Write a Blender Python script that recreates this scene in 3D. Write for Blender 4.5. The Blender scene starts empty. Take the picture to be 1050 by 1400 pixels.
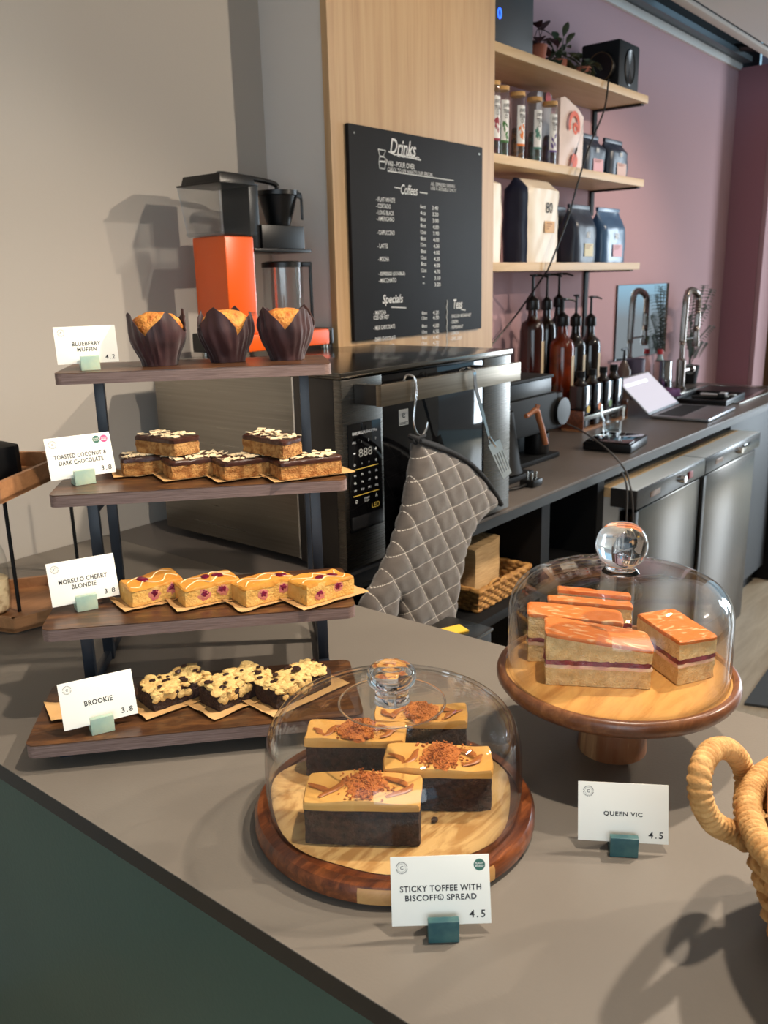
import bpy, bmesh, math, random
from mathutils import Vector, Matrix, Euler, noise
random.seed(7)
D = bpy.data
SC = bpy.context.scene
COL = SC.collection

# ------------------------------------------------------------------ camera
CAM_LOC = Vector((0.0, 0.0, 1.5))
F_PX, YAW, PITCH, ROLL = 1186.32, math.radians(39.245), math.radians(14.941), math.radians(1.358)
_f = Vector((math.cos(YAW)*math.cos(PITCH), math.sin(YAW)*math.cos(PITCH), -math.sin(PITCH)))
_r = Vector((math.sin(YAW), -math.cos(YAW), 0.0))
_d = _f.cross(_r)
_R = math.cos(ROLL)*_r + math.sin(ROLL)*_d
_D = -math.sin(ROLL)*_r + math.cos(ROLL)*_d
cd = D.cameras.new('camera')
cam = D.objects.new('camera', cd); COL.objects.link(cam)
m3 = Matrix((_R, -_D, -_f)).transposed()
cam.matrix_world = Matrix.Translation(CAM_LOC) @ m3.to_4x4()
cd.sensor_fit = 'HORIZONTAL'; cd.sensor_width = 36.0; cd.lens = 36.0*F_PX/1050.0
cd.clip_start = 0.02; cd.clip_end = 60
cd.dof.use_dof = True; cd.dof.focus_distance = 1.0; cd.dof.aperture_fstop = 14.0
SC.camera = cam

def at(px, py, x=None, y=None, z=None):
    """the point of the plane x=, y= or z= that the photograph shows at a pixel"""
    d = ((px-525.0)/F_PX)*_R + ((py-700.0)/F_PX)*_D + _f
    if x is not None: t = (x-CAM_LOC.x)/d.x
    elif y is not None: t = (y-CAM_LOC.y)/d.y
    else: t = (z-CAM_LOC.z)/d.z
    return CAM_LOC + d*t
def depth(p): return (Vector(p)-CAM_LOC).dot(_f)
def size(px, p): return px*depth(p)/F_PX

# ------------------------------------------------------------------ world, lamps, exposure
SC.view_settings.view_transform = 'Standard'; SC.view_settings.look = 'None'
SC.view_settings.gamma = 1.0; SC.view_settings.use_curve_mapping = False
SC.view_settings.exposure = 0.1
SC.cycles.use_denoising = True
SC.cycles.max_bounces = 10; SC.cycles.transparent_max_bounces = 24
SC.cycles.diffuse_bounces = 4; SC.cycles.glossy_bounces = 5; SC.cycles.transmission_bounces = 10
SC.cycles.sample_clamp_indirect = 6.0
SC.cycles.caustics_reflective = False; SC.cycles.caustics_refractive = False
w = D.worlds.new('daylight'); SC.world = w; w.use_nodes = True
nt = w.node_tree; bg = nt.nodes['Background']
tc = nt.nodes.new('ShaderNodeTexCoord'); sp = nt.nodes.new('ShaderNodeSeparateXYZ')
mr = nt.nodes.new('ShaderNodeMapRange'); mr.inputs[1].default_value = -0.25; mr.inputs[2].default_value = 0.6
rp = nt.nodes.new('ShaderNodeValToRGB')
for e, (p, c) in enumerate([(0.0, (.20, .19, .18)), (0.24, (.34, .37, .39)), (0.29, (.46, .78, 1.0)), (1.0, (.42, .68, .92))]):
    el = rp.color_ramp.elements[e] if e < 2 else rp.color_ramp.elements.new(p)
    el.position = p; el.color = (*c, 1)
nt.links.new(tc.outputs['Generated'], sp.inputs[0]); nt.links.new(sp.outputs[2], mr.inputs[0])
nt.links.new(mr.outputs[0], rp.inputs[0]); nt.links.new(rp.outputs[0], bg.inputs[0])
bg.inputs[1].default_value = .85

def lamp(name, loc, target, power, col=(1, .86, .70), kind='SPOT', radius=.03, angle=90, blend=.6):
    l = D.lights.new(name, kind); l.energy = power; l.color = col
    l.shadow_soft_size = radius
    if kind == 'SPOT': l.spot_size = math.radians(angle); l.spot_blend = blend
    o = D.objects.new(name, l); COL.objects.link(o); o.location = loc
    o.rotation_euler = (Vector(target)-Vector(loc)).to_track_quat('-Z', 'Y').to_euler()
    return o
lamp('ceiling_spot', (0.80, 0.20, 2.40), (0.75, 0.45, 0.95), 64, angle=110)
lamp('ceiling_spot', (1.62, 0.10, 2.40), (0.85, 0.7, 1.0), 100, angle=100)
lamp('ceiling_spot', (2.55, -0.95, 2.40), (1.4, 1.3, 1.3), 130, angle=75)
lamp('ceiling_spot', (3.60, 0.20, 2.40), (3.3, 1.3, 1.0), 60, angle=100)  # extra spot, added to brighten the pink back wall
# daylight: the shop window behind the viewer and the one at the far right end
def window_light(loc, target, w_, h_, power, col):
    l = D.lights.new('window_daylight', 'AREA'); l.shape = 'RECTANGLE'; l.size = w_; l.size_y = h_; l.energy = power; l.color = col
    o = D.objects.new('window_daylight', l); COL.objects.link(o); o.location = loc
    o.rotation_euler = (Vector(target)-Vector(loc)).to_track_quat('-Z', 'Y').to_euler()
window_light((-1.6, -1.6, 1.7), (1.2, 1.2, 1.2), 2.4, 1.9, 36, (.86, .94, 1.0))
window_light((7.8, -0.85, 1.5), (4.0, 0.9, 0.9), 1.0, 2.4, 125, (.80, .91, 1.0))

# ------------------------------------------------------------------ materials
def lin(c):
    return tuple(((v/255.0)/12.92 if v/255.0 <= .04045 else ((v/255.0+.055)/1.055)**2.4) for v in c)
def M(name, c, rough=.5, metal=0.0, c2=None, ns=6.0, stretch=(1, 1, 1), lo=.35, hi=.65, bump=0.0, bs=80.0, spec=.5,
      trans=0.0, coat=0.0, emit=0.0, sheen=0.0, detail=5.0, rvar=0.0, sss=0.0, distort=0.0, ior=1.45, bstretch=None):
    m = D.materials.new(name); m.use_nodes = True
    n, L = m.node_tree.nodes, m.node_tree.links
    b = n['Principled BSDF']
    b.inputs['Base Color'].default_value = (*lin(c), 1)
    b.inputs['Roughness'].default_value = rough; b.inputs['Metallic'].default_value = metal
    b.inputs['Specular IOR Level'].default_value = spec; b.inputs['IOR'].default_value = ior
    b.inputs['Transmission Weight'].default_value = trans; b.inputs['Coat Weight'].default_value = coat
    if sheen: b.inputs['Sheen Weight'].default_value = sheen
    if sss:
        b.inputs['Subsurface Weight'].default_value = sss; b.inputs['Subsurface Scale'].default_value = .004
    if emit:
        b.inputs['Emission Color'].default_value = (*lin(c), 1); b.inputs['Emission Strength'].default_value = emit
    t = n.new('ShaderNodeTexCoord')
    if c2 is not None or rvar:
        mp = n.new('ShaderNodeMapping'); mp.inputs['Scale'].default_value = stretch
        no = n.new('ShaderNodeTexNoise'); no.inputs['Scale'].default_value = ns
        no.inputs['Detail'].default_value = detail; no.inputs['Distortion'].default_value = distort
        L.new(t.outputs['Object'], mp.inputs[0]); L.new(mp.outputs[0], no.inputs['Vector'])
        if c2 is not None:
            r = n.new('ShaderNodeValToRGB')
            r.color_ramp.elements[0].position = lo; r.color_ramp.elements[1].position = hi
            r.color_ramp.elements[0].color = (*lin(c), 1); r.color_ramp.elements[1].color = (*lin(c2), 1)
            L.new(no.outputs[0], r.inputs[0]); L.new(r.outputs[0], b.inputs['Base Color'])
        if rvar:
            q = n.new('ShaderNodeMapRange'); q.inputs[3].default_value = rough-rvar; q.inputs[4].default_value = rough+rvar
            L.new(no.outputs[0], q.inputs[0]); L.new(q.outputs[0], b.inputs['Roughness'])
    if bump:
        mp = n.new('ShaderNodeMapping')
        if bstretch: mp.inputs['Scale'].default_value = bstretch
        no = n.new('ShaderNodeTexNoise'); no.inputs['Scale'].default_value = bs; no.inputs['Detail'].default_value = 4
        bp = n.new('ShaderNodeBump'); bp.inputs['Strength'].default_value = min(1, bump); bp.inputs['Distance'].default_value = .004
        L.new(t.outputs['Object'], mp.inputs[0]); L.new(mp.outputs[0], no.inputs['Vector'])
        L.new(no.outputs[0], bp.inputs['Height']); L.new(bp.outputs[0], b.inputs['Normal'])
    return m
def wood(name, c, c2, scale=3.0, stretch=(1, 12, 12), rough=.45, coat=0.0, lo=.3, hi=.7, rings=None, c3=None):
    m = D.materials.new(name); m.use_nodes = True
    n, L = m.node_tree.nodes, m.node_tree.links; b = n['Principled BSDF']
    b.inputs['Roughness'].default_value = rough; b.inputs['Coat Weight'].default_value = coat
    t = n.new('ShaderNodeTexCoord'); mp = n.new('ShaderNodeMapping'); mp.inputs['Scale'].default_value = stretch
    L.new(t.outputs['Object'], mp.inputs[0])
    no = n.new('ShaderNodeTexNoise'); no.inputs['Scale'].default_value = scale; no.inputs['Detail'].default_value = 8
    no.inputs['Distortion'].default_value = .6; no.inputs['Roughness'].default_value = .65
    L.new(mp.outputs[0], no.inputs['Vector']); src = no.outputs[0]
    if rings:
        wv = n.new('ShaderNodeTexWave'); wv.inputs['Scale'].default_value = rings; wv.inputs['Distortion'].default_value = 6
        wv.inputs['Detail'].default_value = 3; wv.inputs['Detail Scale'].default_value = 1.2; wv.bands_direction = 'DIAGONAL'
        L.new(mp.outputs[0], wv.inputs['Vector'])
        mx = n.new('ShaderNodeMath'); mx.operation = 'ADD'; ms = n.new('ShaderNodeMath'); ms.operation = 'MULTIPLY'; ms.inputs[1].default_value = .5
        L.new(no.outputs[0], mx.inputs[0]); L.new(wv.outputs['Fac'], mx.inputs[1]); L.new(mx.outputs[0], ms.inputs[0]); src = ms.outputs[0]
    r = n.new('ShaderNodeValToRGB'); r.color_ramp.elements[0].position = lo; r.color_ramp.elements[1].position = hi
    r.color_ramp.elements[0].color = (*lin(c), 1); r.color_ramp.elements[1].color = (*lin(c2), 1)
    if c3:
        e = r.color_ramp.elements.new((lo+hi)/2); e.color = (*lin(c3), 1)
    L.new(src, r.inputs[0]); L.new(r.outputs[0], b.inputs['Base Color'])
    bp = n.new('ShaderNodeBump'); bp.inputs['Strength'].default_value = .15; bp.inputs['Distance'].default_value = .002
    L.new(src, bp.inputs['Height']); L.new(bp.outputs[0], b.inputs['Normal'])
    return m
def thin_glass(name, tint=(1, 1, 1), ior=1.5, gain=1.0, rough=.0):
    m = D.materials.new(name); m.use_nodes = True
    n, L = m.node_tree.nodes, m.node_tree.links
    for x in list(n):
        if x.type != 'OUTPUT_MATERIAL': n.remove(x)
    out = [x for x in n if x.type == 'OUTPUT_MATERIAL'][0]
    tr = n.new('ShaderNodeBsdfTransparent'); tr.inputs[0].default_value = (*tint, 1)
    gl = n.new('ShaderNodeBsdfGlossy'); gl.inputs['Roughness'].default_value = rough
    lw = n.new('ShaderNodeFresnel'); lw.inputs[0].default_value = ior
    ge = n.new('ShaderNodeNewGeometry')
    # the same reflectance from either side of the pane
    mul = n.new('ShaderNodeMath'); mul.operation = 'MULTIPLY'; mul.inputs[1].default_value = gain; mul.use_clamp = True
    lay = n.new('ShaderNodeLayerWeight'); lay.inputs[0].default_value = .5
    pw = n.new('ShaderNodeMath'); pw.operation = 'POWER'; pw.inputs[1].default_value = 4.0
    ad = n.new('ShaderNodeMath'); ad.operation = 'MULTIPLY_ADD'; ad.inputs[1].default_value = .9; ad.inputs[2].default_value = .04
    L.new(lay.outputs['Facing'], pw.inputs[0]); L.new(pw.outputs[0], ad.inputs[0]); L.new(ad.outputs[0], mul.inputs[0])
    n.remove(lw); n.remove(ge)
    mx = n.new('ShaderNodeMixShader')
    L.new(mul.outputs[0], mx.inputs[0]); L.new(tr.outputs[0], mx.inputs[1]); L.new(gl.outputs[0], mx.inputs[2])
    L.new(mx.outputs[0], out.inputs[0])
    return m

# ------------------------------------------------------------------ mesh builder
def catmull(P, n=8, closed=False):
    P = [Vector(p) for p in P]; out = []; N = len(P)
    segs = N if closed else N-1
    for i in range(segs):
        if closed: a, b, c, d = P[(i-1) % N], P[i], P[(i+1) % N], P[(i+2) % N]
        else: a, b, c, d = P[max(i-1, 0)], P[i], P[i+1], P[min(i+2, N-1)]
        for k in range(n):
            t = k/n
            out.append(.5*((2*b)+(c-a)*t+(2*a-5*b+4*c-d)*t*t+(3*b-a-3*c+d)*t*t*t))
    if not closed: out.append(P[-1])
    return out
class MB:
    def __init__(s): s.bm = bmesh.new()
    def box(s, x0, x1, y0, y1, z0, z1, bevel=0.0, mat=None, seg=2):
        r = bmesh.ops.create_cube(s.bm, size=1.0)
        vs = r['verts']
        for v in vs:
            v.co = Vector((x0+(v.co.x+.5)*(x1-x0), y0+(v.co.y+.5)*(y1-y0), z0+(v.co.z+.5)*(z1-z0)))
        if bevel:
            es = list({e for v in vs for e in v.link_edges})
            q = bmesh.ops.bevel(s.bm, geom=es, offset=bevel, segments=seg, profile=.6, affect='EDGES')
            vs = list({v for f in q['faces'] for v in f.verts} | {v for v in vs if v.is_valid})
        if mat is not None:
            for v in vs: v.co = mat @ v.co
        return s
    def hexa(s, c, bevel=0.0):
        """box from 8 corners: 4 of the bottom, 4 of the top, both going round"""
        v = [s.bm.verts.new(p) for p in c]
        for f in ((3, 2, 1, 0), (4, 5, 6, 7), (0, 1, 5, 4), (1, 2, 6, 5), (2, 3, 7, 6), (3, 0, 4, 7)):
            s.bm.faces.new([v[i] for i in f])
        if bevel:
            es = list({e for q in v for e in q.link_edges})
            bmesh.ops.bevel(s.bm, geom=es, offset=bevel, segments=2, profile=.6, affect='EDGES')
        return s
    def lathe(s, prof, n=48, c=(0, 0, 0), wob=None, mat=None):
        rings = []
        for (r, z) in prof:
            ring = []
            if r < 1e-6: ring = [s.bm.verts.new(Vector(c)+Vector((0, 0, z)))]
            else:
                for k in range(n):
                    a = 2*math.pi*k/n; rr = r*(wob(a, z) if wob else 1)
                    ring.append(s.bm.verts.new(Vector(c)+Vector((rr*math.cos(a), rr*math.sin(a), z))))
            rings.append(ring)
        for A, B in zip(rings, rings[1:]):
            for k in range(n):
                k2 = (k+1) % n
                if len(A) == 1 and len(B) == 1: continue
                if len(A) == 1: s.bm.faces.new((A[0], B[k2], B[k]))
                elif len(B) == 1: s.bm.faces.new((A[k], A[k2], B[0]))
                else: s.bm.faces.new((A[k], A[k2], B[k2], B[k]))
        if mat is not None:
            for ring in rings:
                for v in ring: v.co = mat @ v.co
        return s
    def tube(s, pts, r, n=10, closed=False, rf=None, cap=True):
        P = [Vector(p) for p in pts]; N = len(P)
        up = Vector((0, 0, 1)); prev = None; rings = []
        for i, p in enumerate(P):
            if closed: t = (P[(i+1) % N]-P[i-1])
            else: t = P[min(i+1, N-1)]-P[max(i-1, 0)]
            if t.length < 1e-9: t = Vector((0, 0, 1))
            t.normalize()
            if prev is None:
                u = t.cross(up)
                if u.length < 1e-3: u = t.cross(Vector((1, 0, 0)))
                u.normalize()
            else:
                u = prev-t*prev.dot(t); u.normalize()
            prev = u; vv = t.cross(u)
            ring = []
            for k in range(n):
                a = 2*math.pi*k/n
                rr = r(i/(N-1)) if callable(r) else r
                if rf: rr *= rf(i, a)
                ring.append(s.bm.verts.new(p+rr*(math.cos(a)*u+math.sin(a)*vv)))
            rings.append(ring)
        R = rings+[rings[0]] if closed else rings
        for A, B in zip(R, R[1:]):
            for k in range(n):
                s.bm.faces.new((A[k], A[(k+1) % n], B[(k+1) % n], B[k]))
        if not closed and cap:
            s.bm.faces.new(list(reversed(rings[0]))); s.bm.faces.new(rings[-1])
        return s
    def prism(s, poly, z0, z1, bevel=0.0, mat=None):
        lo = [s.bm.verts.new((x, y, z0)) for x, y in poly]; hi = [s.bm.verts.new((x, y, z1)) for x, y in poly]
        n = len(poly)
        s.bm.faces.new(list(reversed(lo))); s.bm.faces.new(hi)
        for i in range(n): s.bm.faces.new((lo[i], lo[(i+1) % n], hi[(i+1) % n], hi[i]))
        if bevel:
            es = [e for v in hi for e in v.link_edges if e.other_vert(v) in hi]
            bmesh.ops.bevel(s.bm, geom=list(set(es)), offset=bevel, segments=2, profile=.6, affect='EDGES')
        if mat is not None:
            for v in s.bm.verts: v.co = mat @ v.co
        return s
    def sheet(s, rows, thick=0.0, nrm=None):
        """grid of points, given thickness along nrm"""
        V = [[s.bm.verts.new(p) for p in r] for r in rows]
        F = []
        for a, b in zip(V, V[1:]):
            for k in range(len(a)-1): F.append(s.bm.faces.new((a[k], a[k+1], b[k+1], b[k])))
        if thick:
            n = Vector(nrm or (0, 0, 1))*thick
            W = [[s.bm.verts.new(v.co-n) for v in r] for r in V]
            for a, b in zip(W, W[1:]):
                for k in range(len(a)-1): s.bm.faces.new((a[k], b[k], b[k+1], a[k+1]))
            m, q = len(V), len(V[0])
            loop = [(0, k) for k in range(q)]+[(i, q-1) for i in range(1, m)]+[(m-1, k) for k in range(q-2, -1, -1)]+[(i, 0) for i in range(m-2, 0, -1)]
            for (i, j), (k, l) in zip(loop, loop[1:]+loop[:1]):
                s.bm.faces.new((V[i][j], W[i][j], W[k][l], V[k][l]))
        return s
    def lump(s, FL, FR, LB, z0, h, amp=.001, freq=60, n=(14, 8, 6), round_=.0, shift=0.0, topf=None):
        """a cut block of cake: floor corners FL, FR, LB; height h; rough skin"""
        FL, FR, LB = Vector(FL), Vector(FR), Vector(LB)
        U, V = FR-FL, LB-FL; nx, ny, nz = n; W = {}
        def P(i, j, k):
            key = (i, j, k)
            if key not in W:
                a, b, c = i/nx, j/ny, k/nz
                hh = topf(a, b) if topf else h
                p = Vector((FL.x, FL.y, z0))+U*a+V*b+Vector((0, 0, hh*c)); p.z = z0+hh*c
                ctr = Vector((FL.x, FL.y, z0))+U*.5+V*.5; 
                if round_:
                    ca, cb, cc = abs(2*a-1), abs(2*b-1), max(0, 2*c-1)
                    q = (ca**8+cb**8+cc**8)
                    if q > 1: p = p+(Vector((ctr.x, ctr.y, z0+hh*.5))-p)*min(.12, round_*.22*(q-1))
                d = noise.noise_vector(p*freq+Vector((shift, shift, shift)))*amp
                if k == 0: d.z = 0
                W[key] = s.bm.verts.new(p+d)
            return W[key]
        def quad(a, b, c, d): s.bm.faces.new((a, b, c, d))
        for i in range(nx):
            for j in range(ny):
                quad(P(i, j, 0), P(i, j+1, 0), P(i+1, j+1, 0), P(i+1, j, 0)); quad(P(i, j, nz), P(i+1, j, nz), P(i+1, j+1, nz), P(i, j+1, nz))
        for i in range(nx):
            for k in range(nz):
                quad(P(i, 0, k), P(i+1, 0, k), P(i+1, 0, k+1), P(i, 0, k+1)); quad(P(i, ny, k), P(i, ny, k+1), P(i+1, ny, k+1), P(i+1, ny, k))
        for j in range(ny):
            for k in range(nz):
                quad(P(0, j, k), P(0, j, k+1), P(0, j+1, k+1), P(0, j+1, k)); quad(P(nx, j, k), P(nx, j+1, k), P(nx, j+1, k+1), P(nx, j, k+1))
        return s
    def blob(s, c, r, sq=(1, 1, 1), amp=.2, freq=3.0, sub=2, rot=0):
        q = bmesh.ops.create_icosphere(s.bm, subdivisions=sub, radius=1.0)
        R = Matrix.Rotation(rot, 3, 'Z'); o = Vector(c)*137.0
        for v in q['verts']:
            k = 1+amp*noise.noise(v.co*freq+o)
            v.co = Vector(c)+R @ Vector((v.co.x*sq[0], v.co.y*sq[1], v.co.z*sq[2]))*r*k
        return s
    def build(s, name, mat, parent=None, world=True, loc=None, sharp=38, origin=None):
        bm = s.bm
        bmesh.ops.recalc_face_normals(bm, faces=bm.faces)
        me = D.meshes.new(name)
        lim = math.radians(sharp)
        for f in bm.faces: f.smooth = True
        for e in bm.edges:
            if len(e.link_faces) == 2:
                e.smooth = e.calc_face_angle(0) < lim
        o = D.objects.new(name, me); COL.objects.link(o)
        if parent is not None:
            o.parent = parent
            if world: bm.transform(WM[parent.name].inverted())
            WM[o.name] = WM[parent.name].copy()
        else:
            if origin is not None:
                bm.transform(Matrix.Translation(-Vector(origin))); o.location = origin
            WM[o.name] = Matrix.Translation(Vector(origin) if origin is not None else Vector((0, 0, 0)))
        bm.to_mesh(me); bm.free()
        for x in (mat if isinstance(mat, (list, tuple)) else [mat]): me.materials.append(x)
        return o
WM = {}
def thing(name, label, cat, loc, rot=None, group=None):
    o = D.objects.new(name, None); COL.objects.link(o)
    o.empty_display_size = .02
    o.location = loc
    if rot is not None: o.rotation_euler = rot if not isinstance(rot, (int, float)) else (0, 0, rot)
    WM[o.name] = Matrix.LocRotScale(Vector(loc), o.rotation_euler, Vector((1, 1, 1)))
    o['label'] = label; o['category'] = cat
    if group: o['group'] = group
    return o
def tag(o, label, cat, group=None):
    o['label'] = label; o['category'] = cat
    if group: o['group'] = group
    return o
def struct(o, label=None):
    o['kind'] = 'structure'
    if label: o['label'] = label
    return o
def plabel(o, s): o['label'] = s; return o

def text_bm(bm, body, M4, width=None, height=None, align='CENTER', spacing=1.0, bold=0.0, shear=0.0, extrude=.0):
    """lettering laid in the x-z... local x,y plane of M4, centred (or left) on its origin"""
    cu = D.curves.new('lettering', 'FONT'); cu.body = body; cu.size = 1.0; cu.align_x = 'LEFT'
    cu.space_character = spacing; cu.offset = bold; cu.shear = shear; cu.resolution_u = 3
    ob = D.objects.new('lettering', cu); COL.objects.link(ob)
    dg = bpy.context.evaluated_depsgraph_get(); ev = ob.evaluated_get(dg)
    me = D.meshes.new_from_object(ev)
    D.objects.remove(ob); D.curves.remove(cu)
    if not me.vertices:
        D.meshes.remove(me); return
    xs = [v.co.x for v in me.vertices]; ys = [v.co.y for v in me.vertices]
    x0, x1, y0, y1 = min(xs), max(xs), min(ys), max(ys)
    sx = width/(x1-x0) if width else None; sy = height/max(y1-y0, 1e-6) if height else None
    if sx is None: sx = sy
    if sy is None: sy = sx
    off = -(x0+x1)/2 if align == 'CENTER' else -x0
    T = M4 @ Matrix.Diagonal((sx, sy, 1, 1)) @ Matrix.Translation((off, -(y0+y1)/2, 0))
    n0 = len(bm.verts); bm.from_mesh(me); bm.verts.ensure_lookup_table()
    for v in bm.verts[n0:]: v.co = T @ v.co
    D.meshes.remove(me)
# ------------------------------------------------------------------ palette
m_wall = M('grey_paint', (178, 171, 162), .85, bump=.04, bs=180)
m_white = M('white_paint', (214, 210, 206), .8, bump=.04, bs=180)
m_pink = M('dusty_pink_paint', (186, 147, 150), .8, bump=.04, bs=180)
m_dkpink = M('deep_pink_paint', (164, 116, 124), .75)
m_ceil = M('ceiling_paint', (226, 226, 226), .85)
m_dark = M('dark_void', (30, 29, 29), .9)
m_floor = wood('pale_floor_boards', (176, 156, 130), (214, 198, 174), 2.0, (1, 9, 1), .35)
m_oak = wood('oak_veneer', (202, 168, 126), (176, 138, 98), 4.5, (10, 10, .35), .5, c3=(192, 156, 114))
m_shelf = wood('birch_ply', (212, 182, 140), (196, 162, 118), 3.0, (1, 12, 12), .5)
m_top = M('grey_laminate', (112, 105, 97), .42, c2=(121, 114, 105), ns=3.0, rvar=.06, bump=.05, bs=320, spec=.45)
m_top2 = M('charcoal_laminate', (84, 78, 74), .38, c2=(96, 89, 84), ns=4.0, rvar=.06)
m_edge = M('black_edge', (22, 22, 23), .3)
m_green = M('green_lacquer', (48, 73, 65), .3, c2=(54, 80, 71), ns=3, bump=.05, bs=150, spec=.5)
m_blk = M('black_plastic', (12, 12, 13), .32)
m_blkm = M('matt_black', (13, 13, 14), .6, spec=.3)
m_iron = M('black_iron', (38, 44, 54), .42, metal=.0, spec=.6)
m_steel = M('brushed_steel', (112, 109, 104), .28, metal=1, c2=(96, 93, 88), ns=4, stretch=(1, 1, 90), rvar=.06)
m_steel_v = M('satin_steel', (172, 168, 160), .24, metal=1)
m_chrome = M('chrome', (215, 215, 215), .1, metal=1)
m_dksteel = M('dark_steel', (70, 68, 67), .3, metal=.9)
m_fsteel = M('fridge_steel', (104, 96, 88), .2, metal=1)
m_bglass = M('black_glass', (7, 7, 8), .04, spec=.7)
m_glass = thin_glass('clear_glass', (.985, .992, .99))
m_glass_p = thin_glass('clear_plastic', (.93, .94, .95), gain=1.0)
m_solid = M('solid_glass', (255, 255, 255), .0, trans=1.0, ior=1.48)
m_card = M('ivory_card', (246, 244, 234), .6)
m_ink = M('black_ink', (38, 38, 40), .7)
m_teal = M('dark_teal_resin', (42, 82, 88), .35, c2=(70, 106, 104), ns=60)
m_mint = M('mint_resin', (158, 186, 172), .3, c2=(190, 206, 180), ns=40, sss=.2)
m_kraft = M('kraft_paper', (214, 172, 116), .75, c2=(202, 158, 102), ns=20)
m_laminate = wood('rustic_brown_laminate', (52, 33, 24), (124, 82, 44), 9, (2.0, 9, 9), .3, lo=.3, hi=.72, c3=(80, 52, 33))
m_lam_edge = wood('grey_brown_edge_band', (88, 66, 60), (146, 122, 114), 10.0, (2, 60, 90), .5)
m_ply = m_lam_edge
m_walnut = wood('acacia_dark', (64, 30, 18), (150, 84, 44), 10.0, (1.5, 8, 8), .28, coat=.3, c3=(104, 54, 28))
m_acacia = wood('acacia_pale', (214, 168, 106), (160, 104, 56), 3.0, (2, 8, 8), .35, rings=2.0, c3=(200, 152, 92), coat=.15)
m_acacia2 = wood('acacia_mid', (134, 80, 48), (214, 172, 124), 6.0, (7, 7, .6), .35, c3=(150, 102, 70))
m_pale_edge = wood('acacia_sapwood', (196, 150, 92), (176, 128, 76), 6.0, (2, 12, 12), .4)
m_tan_wood = wood('tan_tray_wood', (150, 104, 66), (176, 126, 84), 9.0, (2, 10, 10), .5)
m_lens = M('led_blue', (40, 90, 255), .4, emit=3.0)

# ------------------------------------------------------------------ the room
YW = 1.708
def plane_obj(name, co, mat, kind=True, label=None):
    b = MB(); b.bm.faces.new([b.bm.verts.new(c) for c in co]); o = b.build(name, mat, origin=co[0])
    return struct(o, label)
struct(MB().box(-3, 9, -5, 2.2, -.05, 0).build('floor', m_floor))
struct(MB().box(-3, 1.66, YW, YW+.12, 0, 3.3).build('wall_left', m_wall))
ZT = 2.545
struct(MB().box(1.66, 5.19, YW, YW+.12, 0, ZT).build('wall_back', m_pink))
struct(MB().box(1.66, 5.6, YW+.02, YW+.14, ZT+.03, 3.3).build('wall_void', m_dark))
# boxed pillar: white return and the oak faced front
PX0, PX1, PY = 1.653, 2.362, 1.475
struct(MB().box(PX0, PX1-.02, PY+.02, YW, 0, 3.3).build('wall_pillar', m_white))
struct(MB().box(PX0-.012, PX1, PY, PY+.02, .95, 3.25, .001).build('trim_oak', m_oak))
# pilaster at the far end
XP = 5.19
struct(MB().box(XP, XP+.22, 1.53, YW+.1, 0, ZT+.01).build('wall_pilaster', m_dkpink))
struct(MB().box(XP+.012, XP+.22, 1.505, 1.53, 0, ZT+.01).build('trim_pilaster', m_pink))
# wall head: white strip, steel track, dark void, white ceiling
struct(MB().box(2.3, XP+.02, YW-.012, YW+.02, ZT, ZT+.034, .002).build('trim_head', m_white))
tr = MB()
tr.box(2.3, XP+.02, YW-.06, YW+.0, ZT+.036, ZT+.040); tr.box(2.3, XP+.02, YW-.06, YW-.056, ZT+.0395, ZT+.062); tr.box(2.3, XP+.02, YW-.004, YW+.0, ZT+.0395, ZT+.075)
tag(tr.build('steel_track', M('galvanised', (104, 110, 114), .4, metal=.8)), 'galvanised steel stud track along the top of the pink wall', 'metal track')
ZC = 2.45
pc = at(1000, 31, z=ZC); YC = pc.y
struct(MB().box(-2.2, 7, -2.6, YC, ZC, ZC+.02).build('ceiling', m_ceil))
struct(MB().box(-3, 1.66, YC, YW, ZC, ZC+.02).build('ceiling_left', m_ceil))
struct(MB().box(1.66, 9, YC+.012, YC+.05, ZC-.012, ZC+.004, .002).build('trim_ceiling', m_white))
struct(MB().box(1.66, 9, YC-.4, 2.2, 3.3, 3.35).build('ceiling_void', m_dark))
b = MB()
p = at(985, 14, z=ZC+.15); q = at(940, 30, z=ZC+.12)
b.tube([(4.05, YC+.02, ZC+.16), (3.95, YW-.03, ZC+.20)], .016, 8)
tag(b.build('ceiling_bar', m_dksteel), 'grey steel bar crossing the dark ceiling void', 'metal bar')
b = MB(); b.tube([(5.05, YC+.02, ZC+.12), (5.0, YW-.03, ZC+.17)], .02, 8)
tag(b.build('ceiling_bar', m_dksteel), 'steel bar at the far end of the dark ceiling void', 'metal bar')
struct(MB().box(-.3, 6.6, -2.75, -2.6, 0, 3.3).build('wall_blocker', M('warm_grey_paint', (150, 140, 130), .9)))  # unseen wall, added to keep bright sky out of the oven door's reflection
# right end: white window post and a brown door edge beyond the pilaster
XE = 5.75
a = at(1026, 400, x=XE); c_ = at(1044, 400, x=XE)
struct(MB().box(XE, XE+.06, c_.y, a.y, 0, 2.9, .004).build('window_1', M('white_frame', (214, 226, 236), .4)))
a2 = at(1046, 400, x=XE)
struct(MB().box(XE, XE+.08, c_.y-.5, c_.y-.012, 0, 2.9, .004).build('door_1', wood('brown_door', (128, 96, 62), (110, 80, 50), 3, (9, 9, .6), .5)))
struct(MB().box(XP+.22, XE+.06, 1.62, 1.66, 0, 2.9).build('wall_end', M('pale_mauve_paint', (200, 172, 186), .8)))
# the wall behind the shop's left end and the shop front the daylight comes through
struct(MB().box(-1.9, -1.8, .2, 1.83, 0, 3.3).build('wall_side', m_white))

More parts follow.
